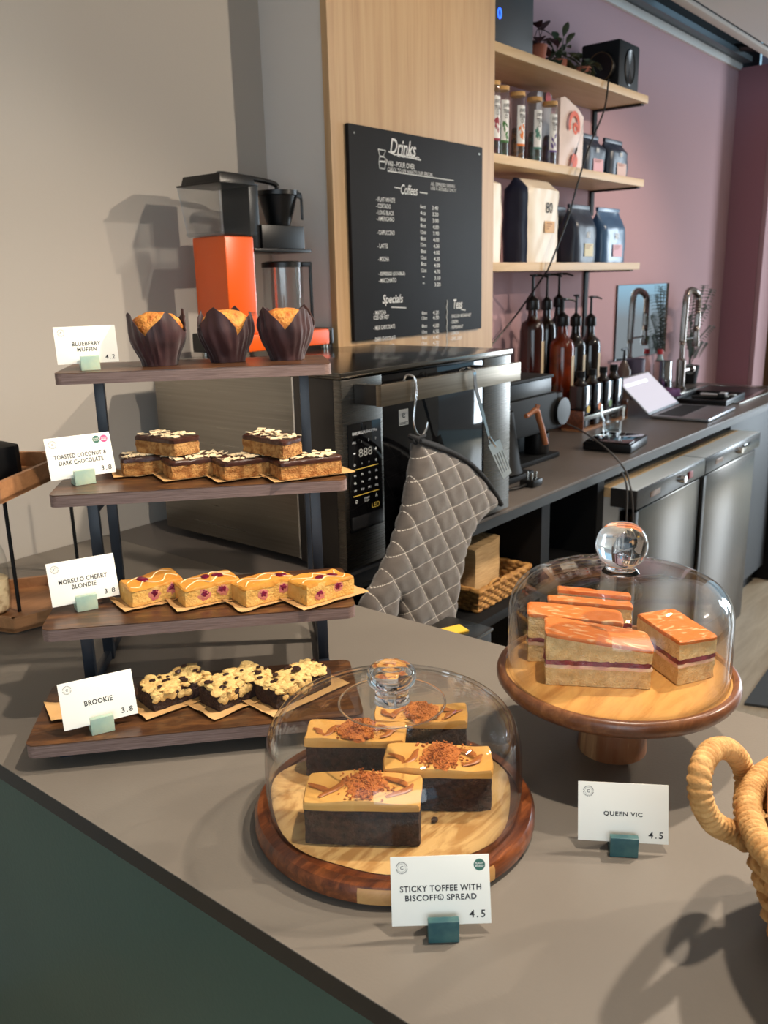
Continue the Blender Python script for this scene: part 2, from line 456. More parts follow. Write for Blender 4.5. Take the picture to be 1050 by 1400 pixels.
# ------------------------------------------------------------------ counters
CX0, CX1, CZ = .425, 1.075, .95
ct = thing('counter', 'front service counter with grey top, black edge and dark green front', 'counter', (.75, .2, 0))
b = MB(); b.box(CX0, CX1, -1.6, YW-.002, CZ-.0012, CZ); b.build('worktop', m_top, ct)
b = MB(); b.box(CX0, CX1, -1.6, YW-.002, CZ-.022, CZ-.0013); b.build('edge_band', m_edge, ct)
b = MB(); b.box(CX0+.012, CX0+.03, -1.6, YW-.002, .30, CZ-.0225, .001); b.build('front_panel', m_green, ct)
b = MB(); b.box(CX0+.02, CX0+.03, -1.6, YW-.002, .02, .2995); b.build('plinth', m_green, ct)
b = MB(); b.box(CX1-.04, CX1-.02, -1.6, 1.05, .1, CZ-.03); b.build('back_panel', m_blkm, ct)
BY = 1.068
bc = thing('back_counter', 'long charcoal counter along the pink wall carrying oven and laptop', 'counter', (2.8, 1.4, 0))
BX1 = 4.55
b = MB(); b.box(CX1+.002, BX1, BY, YW-.002, CZ-.008, CZ-.0005, .001); b.build('worktop', m_top2, bc)
b = MB(); b.box(CX1+.002, BX1-.002, BY+.001, YW-.002, CZ-.032, CZ-.0085); b.build('edge_band', m_edge, bc)
for x in (2.02, 2.36):
    b = MB(); b.box(x, x+.045, 1.10, 1.60, 0, CZ-.0325); b.build('upright', m_blkm, bc)
b = MB(); b.box(4.40, 4.52, 1.10, 1.6, 0, CZ-.0325); b.build('upright', m_blkm, bc)
b = MB(); b.box(1.09, 4.5, 1.62, 1.64, .02, CZ-.0325); b.build('back_panel', M('slate_panel', (72, 80, 88), .5), bc)
sz = at(684, 836, y=1.09).z
b = MB(); b.box(1.09, 2.36, 1.09, 1.62, sz-.025, sz, .001); b.build('lower_shelf', m_blkm, bc)
SHZ = sz
# ------------------------------------------------------------------ stepped display stand
TH = math.radians(-42.3); UU = Vector((math.cos(TH), math.sin(TH), 0)); BB = Vector((-UU.y, UU.x, 0))
TL, TD, TT = .40, .165, .0165
TF = {1: Vector((.673, 1.155, 1.382)), 2: Vector((.585, 1.053, 1.234)), 3: Vector((.512, .981, 1.085)), 4: Vector((.434, .904, .985))}
st = thing('display_stand', 'four-tier stepped stand of rustic brown boards on black iron legs', 'display stand', (.75, .95, .95), TH)
def loc2(k, s, bb, dz=0): return TF[k]+UU*s+BB*bb+Vector((0, 0, dz))
SM = Matrix((UU, BB, Vector((0, 0, 1)))).transposed().to_4x4()
def solve_s(k, bb, px, py):
    lo, hi = -.05, .45
    def prj(s, z):
        v = Vector((TF[k].x, TF[k].y, z))+UU*s+BB*bb-CAM_LOC
        return 525+F_PX*v.dot(_R)/v.dot(_f), 700+F_PX*v.dot(_D)/v.dot(_f)
    for _ in range(40):
        mid = (lo+hi)/2; z0, z1 = .9, 1.5
        for _ in range(30):
            zm = (z0+z1)/2
            if prj(mid, zm)[1] > py: z0 = zm
            else: z1 = zm
        if prj(mid, zm)[0] < px: lo = mid
        else: hi = mid
    return mid
for k in (1, 2, 3, 4):
    T = Matrix.Translation(TF[k]) @ SM
    r = .012; pts = []
    for cx, cy, a0 in ((r, r, 180), (TL-r, r, 270), (TL-r, TD-r, 0), (r, TD-r, 90)):
        for i in range(5):
            a = math.radians(a0+90*i/4); pts.append((cx+r*math.cos(a), cy+r*math.sin(a)))
    b = MB(); b.prism(pts, -.0012, 0, 0, T); bd = b.build('board', m_laminate, st)
    b = MB(); b.prism(pts, -TT, -.0013, 0, T); b.build('edge_band', m_lam_edge, bd)
PB = .11
posts = {}
for k, (lpx, rpx) in {1: ((139, 560), (417, 560)), 2: ((131, 725), (431, 690)), 3: ((122, 900), (442, 890))}.items():
    for side, (px, py) in zip('lr', (lpx, rpx)):
        s = solve_s(k, PB, px, py)
        base = loc2(k, s, PB); posts[k, side] = base
        ztop = TF[k].z-TT
        T = Matrix.Translation((base.x, base.y, 0)) @ SM
        b = MB(); b.box(-.0075, .0075, -.0075, .0075, CZ, ztop, .0008, T); b.build('leg', m_iron, st)
def rail(p, q, z):
    b = MB(); d = (q-p); d.z = 0; L_ = d.length; ang = math.atan2(d.y, d.x)
    T = Matrix.Translation((p.x, p.y, z)) @ Matrix.Rotation(ang, 4, 'Z')
    b.box(.0076, L_-.0076, -.005, .005, -.007, .007, .0006, T); b.build('rail', m_iron, st)
for sd in 'lr':
    p3, p2, p1 = posts[3, sd], posts[2, sd], posts[1, sd]
    rail(p3, p2, CZ+.0075); rail(p2, p1, CZ+.0075); rail(p2, p1, TF[2].z-.05); rail(p3, p2, TF[3].z-.05)
    q = loc2(4, (p3-TF[4]).dot(UU), .03)
    b = MB(); T = Matrix.Translation((q.x, q.y, 0)) @ SM; b.box(-.0075, .0075, 0, (p3-q).dot(BB)-.0078, CZ, CZ+.018, .0006, T); b.build('rail', m_iron, st)

# ------------------------------------------------------------------ price cards and their holders
def basis(bl, br, tilt):
    x = (br-bl); w_ = x.length; x.normalize()
    n0 = Vector((x.y, -x.x, 0)).normalized()          # horizontal, towards the viewer
    up = Vector((0, 0, 1)); y = (up-x*up.dot(x)).normalized()
    y = (y*math.cos(tilt)-n0*math.sin(tilt)).normalized()
    zz = x.cross(y).normalized()
    return x, y, zz, w_
GREEN_B = M('green_sticker', (62, 112, 96), .6); PINK_B = M('pink_sticker', (206, 84, 134), .6)
def card(bl, br, z, lines, price, badges, label, hlabel, hmat, standz, hpx, hgt=.64, tilt=18, tsize=.068, twidth=None):
    A, B_ = at(*bl, z=z), at(*br, z=z)
    x, y, n, w_ = basis(A, B_, math.radians(tilt)); h = w_*hgt
    R = Matrix((x, y, n)).transposed().to_4x4(); O = (A+B_)/2
    t = thing('price_card', label, 'price card', O, R.to_euler(), 'price cards on the counter and stand')
    b = MB(); b.box(-w_/2, w_/2, 0, h, -.0006, 0, .0002); b.build('card_panel', m_card, t, world=False)
    bm = bmesh.new(); Z = .00012
    yy = h*(.47 if len(lines) == 1 else .53)
    for i, s_ in enumerate(lines):
        text_bm(bm, s_, Matrix.Translation((0, yy-i*w_*tsize*1.42, Z)), height=w_*tsize, spacing=1.1, bold=.022,
                width=(twidth[i]*w_ if twidth else None))
    mb = MB(); mb.bm.free(); mb.bm = bm; o = mb.build('lettering', m_ink, t, world=False)
    mb = MB(); text_bm(mb.bm, price, Matrix.Translation((w_*.36, h*.145, Z)), height=w_*.075, width=w_*.16, bold=.012, spacing=1.3, shear=.05)
    plabel(mb.build('price', m_ink, t, world=False), 'handwritten price')
    # round maker's mark: ring of tiny lettering round a C
    mb = MB(); c0 = Vector((-w_*.385, h*.84, Z)); r1 = w_*.055
    for k in range(26):
        a = 2*math.pi*k/26
        if abs(math.sin(a)) < .17: continue
        T = Matrix.Translation(c0+Vector((math.cos(a)*r1, math.sin(a)*r1, 0))) @ Matrix.Rotation(a+math.pi/2, 4, 'Z')
        mb.box(-w_*.0036, w_*.0036, -w_*.005, w_*.005, 0, .00005, 0, T)
    for k in range(40):
        a = 2*math.pi*k/40; T = Matrix.Translation(c0+Vector((math.cos(a)*r1*.72, math.sin(a)*r1*.72, 0))) @ Matrix.Rotation(a+math.pi/2, 4, 'Z')
        mb.box(-w_*.0032, w_*.0032, -w_*.0008, w_*.0008, 0, .00005, 0, T)
    text_bm(mb.bm, 'C', Matrix.Translation(c0), height=w_*.036, bold=.02)
    mb.build('logo', M('logo_grey', (96, 92, 90), .7) if 'logo_grey' not in D.materials else D.materials['logo_grey'], t, world=False)
    for i, (m_, l1, l2) in enumerate(badges):
        cx = w_*(.40-.12*(len(badges)-1-i)); cy = h*.85
        mb = MB(); mb.prism([(cx+w_*.058*math.cos(a*math.pi/16), cy+w_*.058*math.sin(a*math.pi/16)) for a in range(32)], 0, .0001)
        bg_ = mb.build('badge', m_, t, world=False)
        mb = MB()
        text_bm(mb.bm, l1, Matrix.Translation((cx, cy+w_*.014, .00022)), width=w_*.082, height=w_*.018, bold=.02)
        text_bm(mb.bm, l2, Matrix.Translation((cx, cy-w_*.012, .00022)), width=w_*.082, height=w_*.018, bold=.02)
        mb.build('badge_lettering', m_card, bg_, world=False)
    # slotted block the card stands in
    hc = O+x*((hpx-.5)*w_); hc.z = standz
    xh = Vector((x.x, x.y, 0)).normalized()
    hw, hd, hh = w_*.155, .0085, z-standz+.011
    hd1, hd2 = .0072, .0085
    ho = thing('card_holder', hlabel, 'card holder', hc, math.atan2(xh.y, xh.x), 'slotted blocks holding the price cards')
    b = MB(); off = .003
    b.box(-hw, hw, -off-hd1, -off, 0, hh, .0006)
    b.build('front_jaw', hmat, ho, world=False)
    b = MB(); b.box(-hw, hw, .0035, .0035+hd2, 0, hh*.9, .0006); b.build('rear_jaw', hmat, ho, world=False)
    b = MB(); b.box(-hw, hw, -off+.0001, .0034, 0, max(.001, z-standz-.003), 0); b.build('slot_floor', hmat, ho, world=False)
    return t
PB_ = (GREEN_B, 'PLANT', 'BASED')
card((536, 1267), (672, 1262), .960, ['STICKY TOFFEE WITH', 'BISCOFF\u00ae SPREAD'], '4.5', [PB_],
     'white card for sticky toffee cake, front of the counter, priced 4.5', 'dark teal slotted block under the sticky toffee card', m_teal, .9503, .51, .675, 20, .062, (.82, .72))
card((790, 1148), (914, 1155), .960, ['QUEEN VIC'], '4.5', [], 'white card reading queen vic in front of the cake pedestal',
     'dark teal slotted block under the queen vic card', m_teal, .9503, .50, .66, 18, .058, (.43,))
card((88, 1000), (189, 975), TF[4].z+.010, ['BROOKIE'], '3.8', [], 'white card reading brookie on the bottom tier of the stand',
     'pale mint slotted block under the brookie card', m_mint, TF[4].z+.0003, .49, .64, 18, .072, (.38,))
card((72, 831), (164, 813), TF[3].z+.010, ['MORELLO CHERRY', 'BLONDIE'], '3.8', [], 'white card for cherry blondies on the second tier up',
     'pale mint slotted block under the cherry blondie card', m_mint, TF[3].z+.0003, .48, .66, 16, .068, (.72, .36))
card((70, 658), (159, 645), TF[2].z+.010, ['TOASTED COCONUT &', 'DARK CHOCOLATE'], '3.8', [PB_, (PINK_B, 'GLUTEN', 'FREE')], 'white card with green and pink stickers for toasted coconut bars',
     'pale mint slotted block under the toasted coconut card', m_mint, TF[2].z+.0003, .48, .64, 14, .068, (.80, .68))
card((79, 499), (163, 494), TF[1].z+.010, ['BLUEBERRY', 'MUFFIN'], '4.2', [], 'white card for blueberry muffins on the topmost tier',
     'pale mint slotted block under the blueberry muffin card', m_mint, TF[1].z+.0003, .51, .62, 10, .068, (.46, .32))

# ------------------------------------------------------------------ cakes on the stand
m_wrap = M('plum_tulip_paper', (62, 30, 32), .55, c2=(44, 22, 26), ns=25, bump=.25, bs=90, bstretch=(1, 1, .25), sheen=.2)
m_muffin = M('golden_muffin', (222, 152, 70), .6, c2=(176, 96, 34), ns=70, bump=.9, bs=260)
def muffin(px, py, label, seed, rot):
    c = at(px, py, z=TF[1].z+.0005); t = thing('muffin', label, 'muffin', c, rot, 'muffins on the top tier')
    rnd = random.Random(seed); n = 96; H = .056
    b = MB(); rings = []
    pk = [rnd.uniform(.020, .030) for _ in range(4)]; ph = [rnd.uniform(-.15, .15) for _ in range(4)]
    def surf(a, v, out):
        k = (a/(2*math.pi))*4; i = int(k) % 4; f = abs((k-int(k))-.5)*2          # 0 at petal tip, 1 in the notch
        tip = H+pk[i]-.034*f**1.15+.0015*math.sin(9*a+seed)
        z = v*tip; q = min(1, z/.052)
        r = .0268+.0172*(q*q*(3-2*q))**.8+.0012*math.sin(4*a+seed)*q
        pleat = .0010*math.sin(19*a+3.0*math.sin(3*a+seed)+z*50)*min(1, v*2+.3)+.0008*math.sin(8*a+seed+z*90)
        flare = -.05*max(0, z-.054)+(.10*max(0, z-.070) if i % 2 else -.12*max(0, z-.066))
        rr = r+pleat+flare-out
        rr += .0012*noise.noise(Vector((math.cos(a)*40*r, math.sin(a)*40*r, z*60+seed)))
        return Vector((rr*math.cos(a), rr*math.sin(a), z))
    NV = 14
    outer = [[b.bm.verts.new(surf(2*math.pi*k/n, j/NV, 0)) for k in range(n)] for j in range(NV+1)]
    inner = [[b.bm.verts.new(surf(2*math.pi*k/n, j/NV, .0008)) for k in range(n)] for j in range(NV//2, NV+1)]
    for A, B2 in list(zip(outer, outer[1:])):
        for k in range(n): b.bm.faces.new((A[k], A[(k+1) % n], B2[(k+1) % n], B2[k]))
    for A, B2 in list(zip(inner, inner[1:])):
        for k in range(n): b.bm.faces.new((A[k], B2[k], B2[(k+1) % n], A[(k+1) % n]))
    for k in range(n): b.bm.faces.new((outer[-1][k], outer[-1][(k+1) % n], inner[-1][(k+1) % n], inner[-1][k]))
    b.bm.faces.new(list(reversed(outer[0])))
    b.build('wrapper', m_wrap, t, world=False)
    b = MB(); prof = [(.027, .022), (.034, .036), (.0385, .050), (.0385, .058), (.034, .068), (.026, .0745), (.014, .0785), (0, .0795)]
    b.lathe(prof, 48)
    bmesh.ops.subdivide_edges(b.bm, edges=b.bm.edges[:], cuts=1, use_grid_fill=True)
    for v in b.bm.verts:
        q = v.co*90+Vector((seed, 0, 0)); v.co += noise.noise_vector(q)*.0016+noise.noise_vector(q*2.3)*.0009
    b.build('muffin_top', m_muffin, t, world=False)
muffin(219, 499, 'golden muffin in a plum tulip wrapper, beside the blueberry muffin card', 3, .5)
muffin(312, 494, 'golden muffin in a dark tulip wrapper, middle of the top tier row', 8, 1.25)
muffin(393, 491, 'golden muffin in a tulip wrapper, nearest the steel oven', 13, .75)

m_oat = M('toasted_oat', (196, 146, 84), .8, c2=(150, 96, 44), ns=130, lo=.4, hi=.6, bump=1, bs=420)
m_choc = M('dark_chocolate', (52, 26, 20), .35, c2=(66, 34, 24), ns=40, bump=.2, bs=200)
m_flake = M('coconut_flake', (232, 210, 170), .7)
m_blond = M('blondie_crumb', (224, 180, 104), .7, c2=(208, 158, 78), ns=50, bump=.6, bs=300)
m_blondtop = M('golden_crust', (214, 152, 64), .5, c2=(192, 122, 40), ns=28, bump=.35, bs=180)
m_cherry = M('cherry', (86, 14, 36), .3, c2=(120, 24, 60), ns=60)
m_stain = M('cherry_stain', (184, 92, 104), .6, c2=(206, 140, 100), ns=90)
m_icing = M('white_icing', (240, 216, 170), .45)
m_brown = M('brownie_crumb', (40, 24, 20), .7, c2=(58, 34, 26), ns=70, bump=1, bs=260)
m_cookie = M('cookie_dough', (228, 196, 128), .65, c2=(214, 172, 104), ns=60, bump=.6, bs=280)
m_chip = M('chocolate_chip', (50, 30, 24), .45)
def G(px, py, z): return at(px, py, z=z)
def liner(name_label, FL, FR, LB, z, seed, ext=.014, curl=.006):
    FL, FR, LB = Vector(FL), Vector(FR), Vector(LB); U, V = FR-FL, LB-FL
    u, v = U.normalized(), V.normalized(); LU, LV = U.length, V.length
    rows = []; rnd = random.Random(seed); nx, ny = 14, 10
    for j in range(ny+1):
        r = []
        for i in range(nx+1):
            a = -ext*1.05+(LU+2*ext)*i/nx; c = -ext+(LV+2*ext*.6)*j/ny
            out = max(0, -a, a-LU)+max(0, -c, c-LV)
            zz = z+.0006+curl*min(1, (out/ext))**2*(.55+.45*noise.noise(Vector((i*.35, j*.35, seed))))
            r.append(Vector((FL.x, FL.y, 0))+u*a+v*c+Vector((0, 0, zz)))
        rows.append(r)
    b = MB(); b.sheet(rows, .0004)
    c0 = Vector((FL.x, FL.y, z))+U*.5+V*.5
    o = b.build('paper_liner', m_kraft, origin=(c0.x, c0.y, z))
    return tag(o, name_label, 'paper liner')
def quadfix(FL, FR, wdt):
    """left back corner, a right angle away from the front edge"""
    d = (FR-FL).normalized(); return FL+Vector((-d.y, d.x, 0))*wdt
def coco_bar(FL, FR, LB, z, label, seed):
    U, V = FR-FL, LB-FL; ctr = FL+U*.5+V*.5
    t = thing('coconut_bar', label, 'coconut bar', (ctr.x, ctr.y, z), math.atan2(U.y, U.x), 'toasted coconut bars on the second tier')
    b = MB(); b.lump(FL, FR, LB, z, .0215, .0016, 160, (20, 12, 6), .15, seed); b.build('oat_base', m_oat, t)
    b = MB(); g = .001
    FL2, FR2, LB2 = FL-U.normalized()*g-V.normalized()*g, FR+U.normalized()*g-V.normalized()*g, LB-U.normalized()*g+V.normalized()*g
    b.lump(FL2, FR2, LB2, z+.0185, .0068, .0012, 90, (20, 12, 3), .25, seed+3); b.build('chocolate_top', m_choc, t)
    rnd = random.Random(seed); b = MB()
    for _ in range(46):
        a, c = rnd.uniform(.04, .96), rnd.uniform(.05, .95)
        p = FL+U*a+V*c; p.z = z+.0268; L_, W_ = rnd.uniform(.003, .0065), rnd.uniform(.0016, .003)
        T = Matrix.Translation(p) @ Matrix.Rotation(rnd.uniform(0, 6.3), 4, 'Z') @ Matrix.Rotation(rnd.uniform(-.5, .5), 4, 'X')
        b.box(-L_, L_, -W_, W_, -.0004, .0005, 0, T)
    o = b.build('coconut_flakes', m_flake, t); o['kind'] = 'stuff'
z2 = TF[2].z+.0014
bars = [((169, 651), (222, 646), .05, 'low row, beside the coconut price card'), ((235, 656), (297, 648), .05, 'low row, second from the coconut price card'),
        ((307, 657), (370, 648), .05, 'low row, third from the coconut price card'), ((384, 657), (469, 646), .048, 'low row, nearest the oven')]
zl = TF[2].z
for i, (a, c, wd, lab) in enumerate(bars):
    FL, FR = G(*a, z2), G(*c, z2)
    if (FR-FL).length < .085: FR = FL+(FR-FL).normalized()*.088 if i < 3 else FR
    LB = quadfix(FL, FR, wd)
    liner('kraft paper strip under coconut bar, '+lab, FL, FR, LB, zl, 20+i)['group'] = 'kraft liners on the stand'
    coco_bar(FL, FR, LB, z2, 'chocolate topped coconut bar in the '+lab, 31+i)
zt = z2+.0285
FR, RB = G(240, 625, zt), G(274, 618, zt); d = (RB-FR); FLx = G(194, 619, zt)
U = FR-FLx
FL = FR-U.normalized()*.085
coco_bar(FL, FR, FL+d.normalized()*.046, zt, 'coconut bar stacked crosswise over the two bars by the card', 41)
FR, RB, FLx = G(388, 628, zt), G(416, 619, zt), G(326, 616, zt)
FL = FR+(FLx-FR).normalized()*.095
coco_bar(FL, FR, FL+(RB-FR).normalized()*.048, zt, 'coconut bar stacked on top beside the oven end', 42)

def blondie(FL, FR, LB, z, label, seed):
    U, V = FR-FL, LB-FL; ctr = FL+U*.5+V*.5; rnd = random.Random(seed)
    t = thing('cherry_blondie', label, 'blondie', (ctr.x, ctr.y, z), math.atan2(U.y, U.x), 'cherry blondies on the third tier')
    h = .0245
    def tf(a, c): return h+.002*math.sin(a*5+seed)+.0015*math.cos(c*4+seed)
    b = MB(); b.lump(FL, FR, LB, z, h, .0012, 80, (18, 12, 6), .12, seed, tf); b.build('blondie_crumb', m_blond, t)
    b = MB(); b.lump(FL, FR, LB, z+h-.0035, .005, .0012, 70, (18, 12, 2), .2, seed+1, lambda a, c: .0045+tf(a, c)-h); b.build('golden_crust', m_blondtop, t)
    spots = [(rnd.uniform(.2, .8), rnd.uniform(.3, .8)) for _ in range(2)]
    for a, c in spots:
        p = FL+U*a+V*c; p.z = z+tf(a, c)+.0005
        b = MB(); b.blob(p, .0075, (1.2, .9, .35), .3, 2.5, 2, rnd.uniform(0, 3)); b.build('cherry', m_cherry, t)
    for a, zz in ((rnd.uniform(.25, .45), .5), (rnd.uniform(.6, .8), .6)):
        p = FL+U*a; p.z = z+h*zz
        ang = math.atan2(U.y, U.x)
        b = MB(); b.blob(p, .0074, (1.05, .10, 1.0), .5, 2.4, 3, ang); s_ = b.build('cherry_stain', m_stain, t)
        b = MB(); b.blob(p+Vector((0, 0, .0015)), .0046, (1.2, .26, 1.0), .6, 2.4, 3, ang); b.build('cherry', m_cherry, t)
    b = MB()
    for j in range(2):
        c0 = .3+.4*j; P = []
        for i in range(7):
            a = .06+.88*i/6; cc = c0+.18*math.sin(i*2.1+seed+j); p = FL+U*a+V*cc; p.z = z+tf(a, cc)+.0012; P.append(p)
        b.tube(catmull(P, 5), lambda q: .0009, 6)
    b.build('icing_drizzle', m_icing, t)
z3 = TF[3].z+.0014
for i, (a, c, wd, ln, lab) in enumerate([((181, 831), (236, 818), .05, .075, 'beside the cherry blondie card'), ((253, 831), (316, 818), .048, .08, 'second from the cherry blondie card'),
                         ((337, 831), (389, 818), .048, .08, 'third from the cherry blondie card'), ((420, 829), (485, 810), .05, .079, 'at the oven end of its tier')]):
    FL, FR = G(*a, z3), G(*c, z3); FR = FL+(FR-FL).normalized()*ln; LB = quadfix(FL, FR, wd)
    liner('kraft paper strip under the blondie '+lab, FL, FR, LB, TF[3].z, 50+i)['group'] = 'kraft liners on the stand'
    blondie(FL, FR, LB, z3, 'golden cherry blondie with icing drizzle, '+lab, 60+i)

def brookie(FL, FR, LB, z, label, seed):
    U, V = FR-FL, LB-FL; ctr = FL+U*.5+V*.5; rnd = random.Random(seed)
    t = thing('brookie', label, 'brookie', (ctr.x, ctr.y, z), math.atan2(U.y, U.x), 'brookies on the bottom tier')
    h = .022
    b = MB(); b.lump(FL, FR, LB, z, h, .0022, 75, (20, 12, 6), .15, seed, lambda a, c: h+.004*noise.noise(Vector((a*4, c*3, seed)))); b.build('brownie', m_brown, t)
    b = MB()
    b.lump(FL+U*.03+V*.04, FR-U*.03+V*.04, LB+U*.03-V*.04, z+h-.002, .006, .004, 110, (24, 14, 3), .4, seed+9)
    for i in range(70):
        a, c = rnd.uniform(.03, .97), rnd.uniform(-.0, .95)
        r = rnd.uniform(.003, .0072); p = FL+U*a+V*c; p.z = z+h+.001+rnd.uniform(-.002, .003)
        b.blob(p, r, (1.3, 1.1, .5), .35, 2.4, 2, rnd.uniform(0, 3))
    for i in range(22):
        a = rnd.uniform(.03, .6); p = FL+U*a; p.z = z+rnd.uniform(.010, h)
        b.blob(p, rnd.uniform(.003, .0062), (1, .35, 1), .35, 2.4, 2, math.atan2(U.y, U.x))
    b.build('cookie_crumble', m_cookie, t)
    b = MB()
    for i in range(12):
        a, c = rnd.uniform(.05, .95), rnd.uniform(.05, .9)
        p = FL+U*a+V*c; p.z = z+h+rnd.uniform(.004, .008); b.blob(p, rnd.uniform(.0025, .005), (1.2, .9, .6), .3, 2, 1)
    o = b.build('chocolate_chips', m_chip, t); o['kind'] = 'stuff'
z4 = TF[4].z+.0014
for i, (a, c, wd, ln, lab) in enumerate([((210, 974), (270, 953), .046, .082, 'beside the brookie card'), ((299, 974), (371, 943), .046, .088, 'in the middle of the bottom tier'),
                         ((379, 971), (455, 936), .046, .094, 'seen partly through the low glass dome')]):
    FL, FR = G(*a, z4), G(*c, z4); FR = FL+(FR-FL).normalized()*ln; LB = quadfix(FL, FR, wd)
    liner('kraft paper strip under the brookie '+lab, FL, FR, LB, TF[4].z, 70+i, .016)['group'] = 'kraft liners on the stand'
    brookie(FL, FR, LB, z4, 'crumble topped brookie '+lab, 81+i)
FL = G(86, 990, z4); FR = FL+UU*.07; LB = quadfix(FL, FR, .04)
liner('empty kraft paper strip half hidden behind the brookie card', FL+BB*.02-UU*.005, FR+BB*.02, LB+BB*.02-UU*.02, TF[4].z, 90)['group'] = 'kraft liners on the stand'
# ------------------------------------------------------------------ low board, its dome and the sticky toffee cakes
C1 = Vector((.63, .51, CZ)); R1 = .147
bo = thing('cake_board', 'round dark acacia serving board with a pale rim segment under the low dome', 'serving board', C1)
b = MB(); b.lathe([(0, .003), (R1-.004, .003), (R1, .006), (R1, .017), (R1-.0035, .0215), (R1-.014, .0225), (R1-.0145, .0195), (0, .0195)], 96)
b.build('board', m_walnut, bo, world=False)
b = MB()
a0, a1 = math.radians(205), math.radians(258); n = 24; rows = []
for z in (.0048, .006, .017, .0205):
    rr = {.0048: R1-.001, .006: R1+.0004, .017: R1+.0004, .0205: R1-.0018}[z]
    rows.append([(rr*math.cos(a0+(a1-a0)*i/n), rr*math.sin(a0+(a1-a0)*i/n), z) for i in range(n+1)])
b.sheet(rows); b.build('pale_segment', m_pale_edge, bo, world=False)
b = MB(); b.lathe([(0, 0), (R1-.012, 0), (R1-.012, .003), (0, .003)], 64); b.build('foot', m_edge, bo, world=False)
ZB = CZ+.0196
# greaseproof paper, cut by hand, creased
b = MB(); rows = []; n = 72
for j in range(0, 19):
    q = j/18; r_ = []
    for k in range(n+1):
        a = 2*math.pi*(k % n)/n
        R_ = .126+.004*math.sin(3*a+.6)+.002*math.sin(7*a)-.010*max(0, math.cos(a-math.radians(252)))**8
        rr = R_*q
        z = .0006+.0009*abs(noise.noise(Vector((math.cos(a)*q*5, math.sin(a)*q*5, 3))))*q
        lift = max(0, q-.72)/.28
        z += lift*(.012*max(0, math.cos(a-math.radians(-42)))**6+.014*max(0, math.cos(a-math.radians(128)))**6)
        r_.append(Vector((C1.x+rr*math.cos(a), C1.y+rr*math.sin(a), ZB+z)))
    rows.append(r_)
b.sheet(rows)
bmesh.ops.remove_doubles(b.bm, verts=b.bm.verts[:], dist=1e-5)
m_grease = M('greaseproof_paper', (214, 172, 112), .35, c2=(178, 130, 74), ns=9, stretch=(1, 3, 1), lo=.42, hi=.6, distort=3.5, coat=.15)
o = b.build('greaseproof_paper', m_grease, origin=(C1.x, C1.y, ZB))
tag(o, 'round sheet of greaseproof paper lining the low cake board', 'paper')

m_sponge = M('dark_toffee_sponge', (38, 22, 19), .8, c2=(76, 48, 38), ns=170, bump=1, bs=380)
m_frost = M('caramel_frosting', (228, 172, 92), .5, c2=(212, 148, 66), ns=14, bump=.15, bs=120)
m_crumb = M('biscuit_crumb', (208, 122, 50), .85, c2=(172, 88, 30), ns=150, bump=.8, bs=500)
m_swirl = M('caramel_swirl', (166, 94, 36), .35)
Z0 = ZB+.0012
def toffee(FL, ang, ln, wd, label, seed, cut=0):
    u = Vector((math.cos(ang), math.sin(ang), 0)); v = Vector((-u.y, u.x, 0))
    FL = Vector(FL); FL.z = Z0; FR, LB = FL+u*ln, FL+v*wd; ctr = FL+u*ln*.5+v*wd*.5; rnd = random.Random(seed)
    t = thing('toffee_cake_slice', label, 'cake slice', (ctr.x, ctr.y, Z0), ang, 'sticky toffee cakes under the low dome')
    h1, h2 = .0395, .0085
    b = MB(); b.lump(FL, FR, LB, Z0, h1, .0016, 140, (30, 14, 10), .05, seed); b.build('sponge', m_sponge, t)
    b = MB(); b.lump(FL-u*.0015-v*.0015, FR+u*.0015-v*.0015, LB-u*.0015+v*.0015, Z0+h1-.0008, h2, .0013, 45, (26, 14, 4), .12, seed+2,
                     lambda a, c: h2+.0015*math.sin(a*6+seed)+.001*math.cos(c*5+seed)); fr = b.build('frosting', m_frost, t)
    zt = Z0+h1+h2
    b = MB()
    for i in range(260):
        a = min(.98, max(.02, rnd.gauss(.52, .10))); c = min(.97, max(.03, rnd.gauss(.5, .24)))
        p = FL+u*ln*a+v*wd*c; p.z = zt+.0008+.0045*math.exp(-((a-.52)/.12)**2)*rnd.uniform(.2, 1)
        b.blob(p, rnd.uniform(.0007, .0019), (1, 1, .8), .4, 2.5, 1, rnd.uniform(0, 3))
    b.blob(FL+u*ln*.52+v*wd*.5+Vector((0, 0, zt+.0006-Z0)), .0205, (.9, 1.15, .13), .55, 2.6, 3, ang)
    for v_ in b.bm.verts: v_.co += noise.noise_vector(v_.co*700)*.0006
    o = b.build('biscuit_crumbs', m_crumb, t); o['kind'] = 'stuff'
    for a0, a1, c0, c1 in ((.04, .22, .55, .2), (.16, .34, .12, .75), (.74, .95, .15, .6), (.70, .9, .8, .5)):
        P = []
        for i in range(6):
            q = i/5; p = FL+u*ln*(a0+(a1-a0)*q+.03*math.sin(q*5+seed))+v*wd*(c0+(c1-c0)*q); p.z = zt+.0012+.0015*math.sin((a0+(a1-a0)*q)*6+seed); P.append(p)
        b = MB(); b.tube(catmull(P, 4), lambda q: .0030*math.sin(math.pi*min(1, q*.9+.08))+.0008, 8)
        for vv in b.bm.verts: vv.co.z = zt+(vv.co.z-zt)*.32+.0003
        b.build('caramel_swirl', m_swirl, fr)
A54 = math.radians(-55)
toffee(at(417, 1154, z=Z0), A54, .112, .054, 'sticky toffee cake slice nearest the counter front under the low dome', 5)
toffee(at(526, 1107, z=Z0), A54, .110, .050, 'sticky toffee cake slice at the right, beside the loose crumb', 6)
p = at(421, 1028, z=Z0+.0395)+Vector((.0075, .0115, 0)); toffee((p.x, p.y, 0), A54, .108, .040, 'sticky toffee cake slice behind the front one, nearest the bottom tier', 7)
